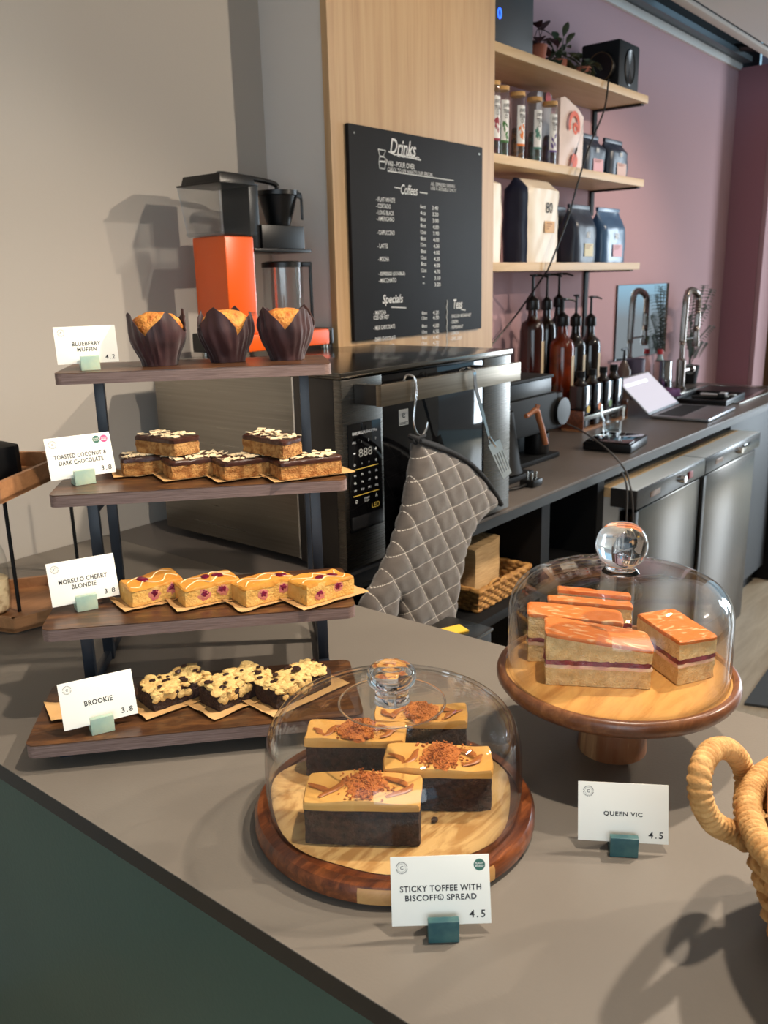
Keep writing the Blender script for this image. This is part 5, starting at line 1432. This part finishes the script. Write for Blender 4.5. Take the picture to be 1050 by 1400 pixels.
# printed packet
x0, x1 = bx(764, 796, 190, 1.53)
t = thing('printed_packet', 'pale packet printed with big orange swirls, between tubes and navy bags', 'packet', ((x0+x1)/2, 1.56, ZS2+.0005))
b = MB(); H = .225
rows = []
for j in range(13):
    q = j/12; r_ = []
    for k in range(9):
        u = k/8; z = H*q*(1-.25*max(0, q-.75)*4*abs(u-.12)); r_.append((x0+(x1-x0)*u, 1.527-.012*math.sin(u*math.pi)*math.sin(min(1, q*1.4)*math.pi*.7)+.004*noise.noise(Vector((u*4, q*5, 1))), ZS2+.001+z))
    rows.append(r_)
b.sheet(rows, .02, (0, -1, 0)); pk_ = b.build('pouch', M('pale_packet', (228, 206, 196), .5), t)
m_orp = M('packet_orange', (222, 88, 42), .5)
b = MB()
for cx, cz, r0, r1, a0, a1 in ((.45, .62, .026, .042, -.5, 3.6), (.5, .58, .008, .018, 0, 6.28), (.5, .12, .0, .022, 0, 6.28)):
    n = 28
    rows = [[(x0+(x1-x0)*cx+r*math.cos(a0+(a1-a0)*i/n), 1.5125, ZS2+H*cz+r*1.1*math.sin(a0+(a1-a0)*i/n)) for i in range(n+1)] for r in (r0+.0001, r1)]
    b.sheet(rows); b.build('swirl_print' if cz > .3 else 'fruit_print', m_orp, pk_); b = MB()
b = MB(); leaf(b, Vector((x0+(x1-x0)*.5, 1.512, ZS2+H*.21)), Vector((.5, 0, .8)), .03, .006, 0, Vector((0, 1, 0))); b.build('leaf_print', M('print_green', (66, 96, 60), .6), pk_)
rp_ = at(742, 132, y=1.64)
t = thing('red_pouch', 'clear pouch with a red mark behind the tea tubes', 'pouch', (rp_.x, 1.645, ZS2+.0005))
b = MB(); b.lump((rp_.x-.06, 1.63, 0), (rp_.x+.05, 1.63, 0), (rp_.x-.06, 1.668, 0), ZS2+.0005, rp_.z-ZS2+.012, .004, 30, (10, 6, 10), .1, 3); b.build('pouch_body', M('silver_pouch', (150, 140, 140), .35), t)
b = MB(); b.lathe([(0, .001), (.02, .001), (.02, 0)], 24, mat=Matrix.Translation((rp_.x+.012, 1.6245, rp_.z-.006)) @ Matrix.Rotation(math.pi/2, 4, 'X')); b.build('red_mark', M('red', (176, 36, 48), .5), t)
# lowest shelf
bag(SX0+.004, sx(690, 300, 1.53), 1.53, 1.68, ZS3, .272, (m_creamb,), 'large cream coffee bag half hidden by the oak pillar', GB, 3, fold=False, top=.12)
xg0, xg1 = sx(721, 300, 1.505), sx(767, 300, 1.505)
bag(xg0, xg1, 1.505, min(1.69, at(683, 300, x=xg0).y), ZS3, .268, (m_creamb, m_plum), 'large cream coffee bag with navy sides on the lowest shelf', GB, 4, ('80', .60, .66, .034, m_ink), (.48, .78, .36, .5), top=.12, labc=(216, 172, 122), fold=False)
for i, (pa_, pb2, lb_, mt_, lc, yy) in enumerate(((768, 784, 'navy coffee bag tucked close behind the large cream bag', m_navy, (214, 208, 170), 1.62), (788, 817, 'navy coffee bag with a pale label, second from the lowest shelf end', m_navy, (222, 214, 180), 1.535), (826, 857, 'shiny blue coffee bag with pink label at the lowest shelf end', m_blue, (224, 180, 196), 1.535))):
    x0, x1 = bx(pa_, pb2, 340, yy); bag(x0, x1, yy, yy+.08, ZS3, .192, (mt_,), lb_, GB, 5+i, ('80', .5, .52, .022, m_wtxt), (.35, .75, .12, .36), top=.3, labc=lc)
# speaker lead hanging down
P = [at(832, 108, y=1.482), at(826, 150, y=1.47), at(806, 200, y=1.475), at(790, 250, y=1.468), at(776, 300, y=1.47), at(752, 362, y=1.475), at(744, 376, y=1.5), at(722, 408, y=1.60), at(700, 438, y=1.67), at(670, 474, y=1.69)]
b = MB(); b.tube(catmull(P, 8), .0032, 8); tag(b.build('speaker_lead', m_blk, origin=P[0]), 'thin black lead hanging from the speaker across the wall shelves', 'cable')

# ------------------------------------------------------------------ bottles
m_amber = M('amber_syrup', (58, 18, 10), .12, spec=.7, c2=(34, 12, 9), ns=6); m_ambl = M('bright_amber', (128, 44, 12), .12, spec=.7, c2=(60, 20, 9), ns=14)
m_dkbot = M('dark_bottle', (24, 14, 12), .1, spec=.8)
m_neck = M('bottle_neck', (62, 56, 54), .1, spec=.8)
def pump_bottle(px, base_y, wpx, py_sh, py_neck, py_pump, y, mat, label, nozzle, seed):
    c = at(px, 480, y=y); c.z = CZ; r = size(wpx/2, c)
    zs, zn, zp = at(px, py_sh, y=y).z-CZ, at(px, py_neck, y=y).z-CZ, at(px, py_pump, y=y).z-CZ
    t = thing('syrup_bottle', label, 'bottle', (c.x, y, CZ), 0, 'syrup bottles with pumps')
    b = MB(); b.lathe([(0, 0), (r*.92, 0), (r, .006)]+[(r, zs*.6)]+smooth_prof([(r, zs*.96), (r*.86, zs*1.03), (r*.46, zs+(zn-zs)*.45), (r*.36, zn)], 4)+[(0, zn)], 32); b.build('glass', mat, t, world=False)
    b = MB(); b.lathe([(0, zn+.0003), (r*.52, zn+.0003), (r*.56, zn+.006), (r*.52, zn+.034), (r*.25, zn+.044), (r*.13, zn+.05), (r*.11, zp-.008), (r*.3, zp-.006), (r*.3, zp), (0, zp)], 20)
    b.tube([(0, 0, zp-.004), (.03*nozzle[0], .03*nozzle[1], zp-.004), (.058*nozzle[0], .058*nozzle[1], zp-.012)], lambda q: .0052-.002*q, 8); b.build('pump', m_blk, t, world=False)
    b = MB(); rows = [[(r*1.012*math.cos(a), r*1.012*math.sin(a), zz) for a in [math.radians(-100+90*k/8) for k in range(9)]] for zz in (zs*.18, zs*.42)]
    b.sheet(rows); rows = [[(r*1.012*math.cos(a), r*1.012*math.sin(a), zz) for a in [math.radians(-100+90*k/8) for k in range(9)]] for zz in (zs*.5, zs*.86)]; b.sheet(rows)
    b.build('label_wrap', M('bottle_label', (206, 184, 150), .6) if 'bottle_label' not in D.materials else D.materials['bottle_label'], t, world=False)
nr = (.8, -.6)
pump_bottle(727, 0, 32, 446, 424, 375, 1.60, m_amber, 'tall amber syrup bottle with black pump, nearest the oven', nr, 1)
pump_bottle(746, 0, 26, 446, 424, 374, 1.63, m_dkbot, 'tall dark syrup bottle with pump, second from the oven', nr, 2)
pump_bottle(762, 0, 26, 444, 420, 373, 1.662, m_dkbot, 'tall syrup bottle with pump standing behind the bright amber one', nr, 3)
pump_bottle(768, 0, 33, 470, 446, 408, 1.54, m_ambl, 'bright amber syrup bottle with black pump, shorter than its neighbours', (.9, -.4), 4)
pump_bottle(786, 0, 28, 470, 446, 403, 1.58, m_dkbot, 'dark syrup bottle with a pump turned toward the wall bracket', (.9, .3), 5)
pump_bottle(806, 0, 28, 468, 446, 405, 1.60, m_dkbot, 'dark syrup bottle with long pump spout, nearest the mirror', (.95, -.3), 6)
# crate of square bottles
r0 = Vector((2.87, 1.405, CZ))
ck = thing('bottle_crate', 'low wooden crate holding four dark square bottles', 'crate', (r0.x+.19, r0.y+.05, CZ))
CL, CWd = .385, .085
b = MB(); b.box(r0.x, r0.x+CL, r0.y, r0.y+CWd, CZ, CZ+.008); b.build('base', m_tan_wood, ck)
for n_, (a0, a1, c0, c1, h) in {'end_board': (0, .008, 0, CWd, .075), 'far_end_board': (CL-.008, CL, 0, CWd, .075), 'back_board': (.0082, CL-.0082, CWd-.008, CWd, .06)}.items():
    b = MB(); b.box(r0.x+a0, r0.x+a1, r0.y+c0, r0.y+c1, CZ+.0082, CZ+h, .001); b.build(n_.replace('far_', ''), m_walnut, ck)
b = MB(); b.box(r0.x+.0082, r0.x+CL-.0082, r0.y+.0002, r0.y+.004, CZ+.04, CZ+.056, .001); b.build('front_rail', m_steel_v, ck)
for i, (c, nm) in enumerate((((224, 190, 60), 'lemon'), ((226, 122, 40), 'orange'), ((110, 150, 60), 'lime'), ((60, 50, 50), 'dark'))):
    x = r0.x+.055+i*.093; yb_ = r0.y+.042
    t = thing('square_bottle', ['dark square bottle with a yellow fruit on its label', 'dark square bottle with an orange fruit on its label', 'dark square bottle with a green fruit on its label', 'dark square bottle at the laptop end of the crate'][i], 'bottle', (x, yb_, CZ+.0085), 0, 'square bottles in the wooden crate')
    b = MB(); b.box(-.032, .032, -.030, .030, 0, .155, .008); b.build('glass', m_dkbot, t, world=False)
    b = MB(); b.lathe([(.028, .1555), (.014, .17), (.012, .182), (0, .182)], 20); b.build('neck', m_dkbot, t, world=False)
    b = MB(); b.lathe([(0, .1823), (.0155, .1823), (.0155, .205), (0, .205)], 20); b.build('cap', m_blkm, t, world=False)
    if i < 3:
        b = MB(); b.lathe([(0, .0005), (.013, .0005), (.013, 0)], 20, mat=Matrix.Translation((.008, -.0303, .068)) @ Matrix.Rotation(math.pi/2, 4, 'X')); b.build('fruit_print', M('fruit_'+nm, c, .5), t, world=False)

# ------------------------------------------------------------------ grinder, kettle, plug, scale, tumbler
g0 = Vector((2.10, 1.245, CZ)); 
gk = thing('coffee_grinder', 'matt black coffee grinder with a round side dial beside the oven', 'grinder', (2.25, 1.36, CZ))
gy0, gy1 = 1.28, 1.44; gx0, gx1 = at(697, 540, y=gy0).x-.02, at(762, 560, y=gy0).x
zg0, zg1 = at(740, 592, y=gy0).z, at(740, 541, y=gy0).z; zh = at(740, 517, y=gy0).z
b = MB(); b.box(gx0, gx1, gy0, gy1, zg0, zg1, .008); b.build('body', m_blkm, gk)
b = MB(); b.box(gx0+.008, gx1-.025, gy0+.008, gy1-.008, zg1+.0003, zh-.006, .005); b.build('hopper', m_blk, gk)
b = MB(); b.box(gx0+.004, gx1-.02, gy0+.004, gy1-.004, zh-.0058, zh+.004, .003); b.build('hopper_lid', m_blkm, gk)
dc = at(771, 562, y=gy0-.012); rd = size(19, dc)
b = MB(); b.box(gx1+.0003, dc.x+rd*.5, gy0+.005, gy1-.03, dc.z-rd*1.25, dc.z+rd*1.3, .005); b.build('motor_housing', m_blkm, gk)
Tm = Matrix.Translation((dc.x, gy0+.0048, dc.z)) @ Matrix.Rotation(math.pi/2, 4, 'X')
b = MB(); b.lathe([(0, 0), (rd*.95, 0), (rd, .003), (rd*.97, .017), (0, .018)], 40, mat=Tm); b.build('dial', m_blk, gk)
b = MB(); b.box(gx0, gx1-.02, gy0+.09, gy1, CZ, zg0-.0005, .004); b.build('rear_column', m_blkm, gk)
b = MB(); b.box(gx0, gx1+.005, gy0-.01, gy1+.005, CZ, CZ+.016, .004); b.build('base', m_blkm, gk)
cpp = Vector((gx1-.055, gy0+.04, CZ+.0165)); zc_ = zg0-.004
b = MB(); b.lathe([(0, 0), (.036, 0), (.038, .004), (.038, zc_-cpp.z-.004), (.0355, zc_-cpp.z-.004), (.0355, .006), (0, .006)], 36); o = b.build('catch_cup', m_blk, None, origin=None)
o.location = cpp; tag(o, 'black catch cup standing on the foot of the coffee grinder', 'cup')
kc = Vector((2.05, 1.255, CZ)); 
pl = thing('hot_plate', 'flat black electric hot plate under the kettle', 'hot plate', kc)
b = MB(); b.box(-.075, .095, -.06, .055, 0, .018, .004); b.build('plate', m_blkm, pl, world=False)
b = MB(); b.lathe([(0, .0181), (.035, .0181), (.035, .0205), (0, .0205)], 24); b.build('contact_disc', m_blk, pl, world=False)
kt = thing('kettle', 'matt black pouring kettle with a wooden handle, beside the oven', 'kettle', kc+Vector((0, 0, .0208)))
hk = at(712, 566, y=1.185).z-kc.z-.02
b = MB(); b.lathe([(0, 0), (.064, 0), (.066, .004), (.060, .02), (.040, hk-.012), (.038, hk), (0, hk+.004)], 40); b.build('body', m_blkm, kt, world=False)
b = MB(); b.lathe([(.0, hk+.0045), (.012, hk+.005), (.010, hk+.016), (0, hk+.018)], 20); b.build('lid_knob', m_blk, kt, world=False)
m_hand = wood('kettle_handle_wood', (150, 92, 58), (120, 70, 42), 5, (6, 6, 2), .45)
hp = [at(722, 568, y=1.185), at(733, 561, y=1.18), at(741, 586, y=1.175), at(746, 607, y=1.17)]
b = MB(); b.tube(catmull([hp[0]-Vector((.012, 0, .0)), hp[0], hp[1], hp[1].lerp(hp[2], .5), hp[2], hp[3]], 6), lambda q: .0085 if q > .3 else .0065, 10); b.tube([hp[1], hp[1]+Vector((.004, -.003, .016))], .007, 8); b.build('handle', m_hand, kt)
b = MB(); b.tube(catmull([(-.055, .0, .03), (-.085, .0, .05), (-.075, 0, hk*.7), (-.10, 0, hk*.98)], 6), lambda q: .007-.003*q, 8); b.build('spout', m_blkm, kt, world=False)
pp = at(726, 664, z=CZ)
t = thing('mains_plug', 'black three pin mains plug lying loose on the charcoal counter', 'plug', pp)
b = MB(); b.box(-.026, .026, -.022, .022, .0005, .02, .005); b.build('body', m_blk, t, world=False)
for x, y in ((0, .012), (-.011, -.008), (.011, -.008)):
    b = MB(); b.box(x-.0032, x+.0032, y-.002, y+.002, .0201, .038, .0004); b.build('pin', m_steel_v, t, world=False)
q = at(694, 672, z=CZ); b = MB(); b.tube(catmull([(-.026, 0, .008), (-.06, .006, .006), (q.x-pp.x, q.y-pp.y, .0045), (q.x-pp.x-.05, q.y-pp.y-.004, .0045)], 6), .0042, 8); b.build('lead', m_blk, t, world=False)
sc0 = Vector((2.675, 1.185, CZ))
t = thing('coffee_scale', 'flat black coffee scale with a glossy top beside the wooden crate', 'scale', sc0, math.radians(8))
b = MB(); b.box(-.10, .10, -.075, .085, .0005, .03, .008); b.build('body', m_blk, t, world=False)
b = MB(); b.box(-.092, .092, -.067, .077, .0301, .033, .001); b.build('glass_top', m_bglass, t, world=False)
t = thing('tumbler', 'clear faceted water tumbler standing on the coffee scale', 'tumbler', (sc0.x+.055, sc0.y+.045, CZ+.0333))
fac = lambda a, z: 1+.035*math.cos(10*a)*min(1, z/.02)*(1 if z < .07 else 0)
b = MB(); b.lathe([(0, 0), (.028, 0), (.031, .01), (.033, .045), (.0385, .05), (.0415, .095), (.0395, .095), (.0365, .052), (.030, .045), (.027, .012), (0, .01)], 60, wob=fac); b.build('glass', m_glass, t, world=False)
b = MB(); b.lathe([(0, .011), (.0265, .0125), (.029, .04), (0, .0402)], 40); b.build('water', thin_glass('water', (.9, .94, .95)), t, world=False)
P = [at(772, 578, y=1.30), at(800, 592, y=1.20), at(832, 616, y=1.10), at(853, 640, y=1.05), at(861, 662, x=2.37), at(865, 690, x=2.38), at(866, 740, x=2.38), at(868, 800, x=2.38)]
b = MB(); b.tube(catmull(P, 8), .0028, 8); tag(b.build('grinder_lead', M('grey_lead', (70, 66, 64), .5), origin=P[0]), 'grey lead drooping from the grinder over the counter edge', 'cable')
P = [at(850, 645, x=2.345), at(857, 668, x=2.35), at(856, 720, x=2.355), at(852, 790, x=2.36)]
b = MB(); b.tube(catmull(P, 8), .0028, 8); tag(b.build('grinder_lead', D.materials['grey_lead'], origin=P[0]), 'second grey lead hanging down the front of the nearer fridge', 'cable')

# ------------------------------------------------------------------ laptop, tray, tap, mirror, palm
L0, L1 = Vector((3.29, 1.325, CZ)), Vector((3.66, 1.345, CZ))
ang = math.atan2(L1.y-L0.y, L1.x-L0.x)
lt = thing('laptop', 'open silver laptop with a bright pale screen on the charcoal counter', 'laptop', L0, ang)
LW, LDp = (L1-L0).length, .225
m_alu = M('laptop_aluminium', (168, 168, 172), .35, metal=.9)
b = MB(); b.box(0, LW, -LDp, 0, .003, .014, .003); b.build('base', m_alu, lt, world=False)
b = MB(); b.box(.02, LW-.02, -LDp*.52, -.02, .0141, .0146); b.build('keyboard', m_blkm, lt, world=False)
b = MB(); b.box(LW*.32, LW*.68, -LDp+.012, -LDp*.56, .0141, .0144); b.build('touchpad', M('touchpad', (140, 140, 146), .3, metal=.6), lt, world=False)
tl = at(843, 519.5, x=L0.x)
lean = math.atan2(tl.z-CZ-.012, tl.y-L0.y); Ls = math.hypot(tl.z-CZ-.012, tl.y-L0.y)
Tm = Matrix.Translation((0, .004, .012)) @ Matrix.Rotation(lean, 4, 'X')
b = MB(); b.box(0, LW, .002, Ls, -.003, .003, .002, Tm); ld = b.build('screen_lid', m_alu, lt, world=False)
m_scr = M('lit_screen', (206, 204, 218), .25, emit=.5, c2=None)
b = MB(); b.box(.008, LW-.008, .012, Ls-.008, .0031, .0034, 0, Tm); b.build('display', m_scr, ld, world=False)
b = MB(); b.box(.03, LW*.75, Ls-.05, Ls-.035, .0035, .0037, 0, Tm); b.build('toolbar', M('screen_bar', (236, 240, 246), .3, emit=.6), ld, world=False)
# sink with tray
sx0, sx1, sy0, sy1 = 3.86, 4.50, 1.16, 1.52
t = thing('sink', 'stainless sink rim with dark basin at the counter end', 'sink', ((sx0+sx1)/2, 1.34, CZ))
b = MB()
for a_ in ((sx0, sx1, sy0, sy0+.05), (sx0, sx1, sy1-.03, sy1), (sx0, sx0+.03, sy0+.051, sy1-.031), (sx1-.06, sx1, sy0+.051, sy1-.031)): b.box(*a_, CZ, CZ+.004, .001)
b.build('rim', m_steel_v, t)
b = MB(); b.box(sx0+.031, sx1-.061, sy0+.051, sy1-.031, CZ, CZ+.0015); b.build('basin', M('basin', (44, 42, 42), .3, metal=.5), t)
ty = thing('black_tray', 'shallow black tray holding small bar tools beyond the laptop', 'tray', (3.90, 1.30, CZ+.0045), math.radians(4))
b = MB(); b.box(-.17, .15, -.11, .11, 0, .006, .002); b.box(-.17, .15, -.11, -.10, .006, .022, .002); b.box(-.17, .15, .10, .11, .006, .022, .002); b.box(-.17, -.16, -.10, .10, .006, .022, .002); b.box(.14, .15, -.10, .10, .006, .022, .002); b.build('tray_body', m_blk, ty, world=False)
for i, (x, y, w_, l_, m_, lb_) in enumerate(((.0, .03, .02, .12, m_blkm, 'dark brush on the black tray'), (.06, -.03, .014, .13, m_steel_v, 'steel spoon handle on the black tray'), (.11, .04, .02, .10, M('pale_tool', (196, 200, 206), .4), 'pale plastic tool at the far end of the black tray'))):
    p = Vector((3.88+x*.8, 1.30+y*.5, CZ+.0122)); b = MB(); T = Matrix.Translation(p) @ Matrix.Rotation(.5-.3*i, 4, 'Z'); b.box(-w_/2, w_/2, -l_/2, l_/2, 0, .012, .004, T); b.box(-w_*.8, w_*.8, -l_/2-.02, -l_/2+.01, .001, .02, .005, T)
    tag(b.build('bar_tool', m_, origin=p), lb_, 'bar tool')
pc_ = at(918, 540, y=1.50); 
b = MB(); b.lump((3.79, 1.475, 0), (3.98, 1.46, 0), (3.80, 1.575, 0), CZ+.0045, .034, .006, 30, (12, 8, 4), .3, 2)
tag(b.build('purple_cloth', M('purple_cloth', (92, 52, 96), .9), origin=(3.88, 1.52, CZ+.0045)), 'crumpled purple cloth behind the laptop beside the tap', 'cloth')
tp = Vector((4.235, 1.565, CZ+.0005)); 
t = thing('spring_tap', 'tall chrome spring tap with arched hose at the sink', 'tap', tp)
m_tap = M('tap_steel', (150, 140, 134), .22, metal=1)
def tpx(px, py): return at(px, py, y=tp.y)
zt_ = tpx(925, 470).z; z_arch = tpx(935, 398).z
b = MB(); b.lathe([(0, 0), (.030, 0), (.030, .01), (.022, .014), (.022, .14), (.012, .15), (.011, zt_-CZ), (0, zt_-CZ)], 28); b.build('column', m_tap, t, world=False)
xo = tp.x; dx = tpx(943, 440).x-tpx(924, 440).x
arch = catmull([(xo, tp.y, zt_-.01), (xo+.004, tp.y, zt_+.10), (xo+.02, tp.y, z_arch-.02), (xo+dx*.5, tp.y, z_arch), (xo+dx*.95, tp.y, z_arch-.03), (xo+dx, tp.y, z_arch-.10), (xo+dx*.98, tp.y, tpx(940, 455).z)], 14)
b = MB(); b.tube(arch, .014, 12, rf=lambda i, a: 1+.18*(i % 2)); b.build('spring_hose', m_tap, t)
e = arch[-1]; b = MB(); b.lathe([(0, -.075), (.016, -.075), (.018, -.06), (.013, 0), (0, 0)], 20, (e.x, e.y, e.z)); b.build('spray_head', m_tap, t)
b = MB(); b.tube([(xo, tp.y, CZ+.09), (xo+.09, tp.y-.01, CZ+.09)], .014, 12); b.tube([(xo+.09, tp.y-.01, CZ+.09), (xo+.10, tp.y-.012, CZ+.09)], .026, 14); b.build('lever', m_tap, t)
b = MB(); zz = e.z-.03; b.tube([(xo, tp.y, zz), (e.x-.016, tp.y, zz)], .005, 8); b.build('support_arm', m_tap, t)
mz1, mz0 = 1.455, 1.118; mx0, mx1 = 3.77, 4.365
t = thing('mirror', 'frameless wall mirror reflecting pale blue daylight on the pink wall', 'mirror', ((mx0+mx1)/2, YW, mz0))
b = MB(); b.box(mx0, mx1, YW-.008, YW-.0005, mz0, mz1, .001); b.build('backing', m_blkm, t)
b = MB(); b.box(mx0+.001, mx1-.001, YW-.0092, YW-.0082, mz0+.001, mz1-.001); b.build('mirror_glass', M('mirror_silver', (225, 232, 236), .02, metal=1), t)
kj = at(905, 525, y=1.60)
t = thing('steel_jug', 'stainless milk jug standing before the tap', 'jug', (kj.x, 1.60, CZ+.0005))
rj = size(13, kj); hj = at(905, 494, y=1.60).z-CZ
b = MB(); b.lathe([(0, 0), (rj*1.0, 0), (rj*1.04, .01), (rj*.9, hj*.7), (rj*.92, hj), (rj*.88, hj), (rj*.86, .02), (0, .015)], 36); b.build('body', m_chrome, t, world=False)
b = MB(); b.tube(catmull([(rj*.9, 0, hj*.85), (rj*1.6, 0, hj*.8), (rj*1.6, 0, hj*.35), (rj*1.0, 0, hj*.25)], 6), .006, 8); b.build('handle', m_chrome, t, world=False)
kb = at(903, 500, y=1.66)
t = thing('spray_bottle', 'clear bottle with a red cap behind the steel jug', 'bottle', (kb.x, 1.665, CZ+.0005))
hb = at(903, 478, y=1.66).z-CZ
b = MB(); b.lathe([(0, 0), (.03, 0), (.03, hb*.6), (.012, hb*.82), (.012, hb*.88), (0, hb*.88)], 24); b.build('body', M('pale_bottle', (150, 170, 172), .2), t, world=False)
b = MB(); b.lathe([(0, hb*.8805), (.016, hb*.8805), (.014, hb), (0, hb)], 20); b.build('cap', M('red_cap', (176, 32, 36), .4), t, world=False)
kp = at(868, 500, y=1.62)
t = thing('purple_canister', 'dull purple canister behind the laptop screen', 'canister', (kp.x, 1.62, CZ+.0005)); hc_ = at(868, 491, y=1.62).z-CZ
b = MB(); b.lathe([(0, 0), (.045, 0), (.045, hc_), (.041, hc_), (.041, .01), (0, .01)], 30); b.build('body', M('canister', (80, 72, 92), .5), t, world=False)
kq = at(853, 505, y=1.64); hq = at(853, 478, y=1.64).z-CZ
t = thing('soap_pump', 'small smoky soap bottle with a pump, left of the purple canister', 'bottle', (kq.x, 1.64, CZ+.0005))
b = MB(); b.lathe([(0, 0), (.032, 0), (.032, hq*.6), (.01, hq*.78), (0, hq*.78)], 24); b.build('body', M('smoky_bottle', (92, 78, 72), .2), t, world=False)
b = MB(); b.lathe([(0, hq*.7805), (.008, hq*.7805), (.005, hq), (0, hq)], 12); b.tube([(-.03, 0, hq), (.03, 0, hq+.002)], .005, 8); b.build('pump', m_blk, t, world=False)
# palm in a pot behind the tap
pmx = at(936, 470, y=1.64).x+.03
t = thing('potted_palm', 'small potted palm with feathery fronds between tap and wall', 'plant', (pmx, 1.62, CZ+.0005))
b = MB(); b.lathe([(0, 0), (.04, 0), (.052, .09), (.047, .09), (.044, .08), (0, .08)], 28); b.build('pot', m_blkm, t, world=False)
rnd = random.Random(4)
for i, (ax, az, L_) in enumerate(((-.05, .36, .3), (.10, .30, .3), (.14, .20, .28), (-.10, .26, .26), (.04, .40, .3), (.12, .38, .26), (-.07, .16, .2), (.09, .12, .2))):
    st_ = catmull([(0, 0, .08), (ax*.3, -.01*i*.3, .08+az*.55), (ax, -.02-.012*(i % 3), .08+az)], 10); b = MB(); b.tube(st_, .002, 6)
    for j in range(7, len(st_)):
        for sgn in (-1, 1):
            tgt = (st_[j]-st_[j-1]).normalized(); d = (tgt*.5+Vector((sgn*1.0, .05*sgn, -.05))).normalized(); d.y = max(d.y, -.5)
            leaf(b, st_[j], d, .075, .006, .35)
    b.build('frond', m_leaf3, t, world=False)

# ------------------------------------------------------------------ under counter fridges
def fridge(x0, x1, label, red):
    t = thing('fridge', label, 'fridge', ((x0+x1)/2, 1.3, 0), 0, 'undercounter fridges')
    FY_ = 1.0; FT = .876
    b = MB(); b.box(x0+.004, x1-.004, FY_+.06, 1.60, .02, FT-.0305, .004); b.build('cabinet', M('fridge_side', (176, 176, 174), .5) if 'fridge_side' not in D.materials else D.materials['fridge_side'], t)
    b = MB(); b.box(x0, x1, FY_+.115, 1.60, FT-.03, FT-.002, .002); b.build('top_panel', M('fridge_top', (112, 106, 98), .4) if 'fridge_top' not in D.materials else D.materials['fridge_top'], t)
    b = MB(); b.box(x0, x1, FY_+.085, FY_+.1148, FT-.03, FT, .001); b.build('wood_strip', m_shelf, t)
    b = MB(); b.box(x0, x1, FY_, FY_+.0848, FT-.058, FT, .003); cp_ = b.build('control_bar', M('bar_plastic', (52, 50, 50), .22) if 'bar_plastic' not in D.materials else D.materials['bar_plastic'], t)
    b = MB(); b.box(x0+.002, x1-.002, FY_+.004, FY_+.083, FT+.0002, FT+.0012, 0); b.build('top_reflection', M('bar_top_reflection', (196, 206, 212), .3) if 'bar_top_reflection' not in D.materials else D.materials['bar_top_reflection'], t)  # thin pale sheet: window reflection on the bar's top put into its colour
    b = MB(); b.box(x0+.01, x1-.01, FY_+.012, FY_+.058, .09, FT-.07, .004); dd = b.build('door', m_fsteel, t)
    b = MB(); b.box(x0+.003, x0+.03, FY_+.005, FY_+.0118, .09, FT-.07, .002); b.build('edge_grip', m_dksteel, dd)
    b = MB(); b.box(x0+.02, x1-.02, FY_+.05, FY_+.0595, .0, .085); b.build('kick_plate', m_blkm, t)
    Tm = lambda x: Matrix.Translation((x, FY_-.0003, FT-.03)) @ Matrix.Rotation(math.pi/2, 4, 'X')
    b = MB(); b.lathe([(0, .014), (.012, .014), (.014, 0)], 24, mat=Tm(x0+.36)); b.build('thermostat_knob', m_chrome, cp_)
    if red:
        b = MB(); b.box(x0+.42, x0+.455, FY_-.004, FY_-.0002, FT-.042, FT-.018, .001); b.build('red_switch', M('red_switch', (150, 22, 30), .3), cp_)
    else:
        b = MB(); b.box(x0+.40, x0+.50, FY_-.002, FY_-.0002, FT-.042, FT-.018, .001); b.build('display_window', m_bglass, cp_)
    b = MB(); b.box(x0+.10, x0+.18, FY_-.001, FY_-.0002, FT-.04, FT-.022, .0003); b.build('badge_plate', M('badge', (110, 84, 66), .3, metal=.7) if 'badge' not in D.materials else D.materials['badge'], cp_)
fridge(2.418, 3.0, 'steel fronted undercounter fridge with a red switch, nearer of the two', True)
fridge(3.006, 3.63, 'steel fronted undercounter fridge beyond the one with a red switch', False)
og = at(853+0, 640, z=.852); og = at(975, 603, z=.853)
b = MB(); p = Vector((3.30, 1.17, .8762)); b.tube(catmull([p+Vector((-.07, .02, .012)), p+Vector((0, 0, .013)), p+Vector((.06, -.012, .012))], 6), lambda q: .010+.004*q, 10); b.blob(p+Vector((.075, -.015, .016)), .017, (1.2, 1, .9), .1)
tag(b.build('orange_tool', M('orange_plastic', (226, 88, 36), .4), origin=p), 'orange plastic handled tool lying on top of the far fridge', 'tool')
t = thing('end_cabinet', 'dark grey cabinet under the far end of the charcoal counter', 'cabinet', (4.1, 1.3, 0))
b = MB(); b.box(3.70, 4.38, 1.16, 1.6, .08, CZ-.06, .003); b.build('carcass', M('dark_grey_board', (58, 60, 64), .5), t)
b = MB(); b.box(3.703, 4.377, 1.141, 1.1598, .085, CZ-.065, .002); b.build('door', D.materials['dark_grey_board'], t)
b = MB(); b.box(3.72, 4.36, 1.18, 1.58, 0, .0795); b.build('plinth', m_blkm, t)
q = [at(1017, 964, z=.001), at(1056, 908, z=.001)]
b = MB(); dq = (q[1]-q[0]); dq.z = 0; b.hexa([Vector((p.x, p.y, .0005)) for p in (q[0], q[1], q[1]+Vector((.3, -.9, 0)), q[0]+Vector((.3, -.9, 0)))]+[Vector((p.x, p.y, .01)) for p in (q[0], q[1], q[1]+Vector((.3, -.9, 0)), q[0]+Vector((.3, -.9, 0)))])
tag(b.build('floor_mat', M('mat_grey', (82, 84, 86), .9), origin=(q[0].x, q[0].y, .0005)), 'dark grey mat on the pale floor behind the cake pedestal', 'mat')
SC.render.film_transparent = False
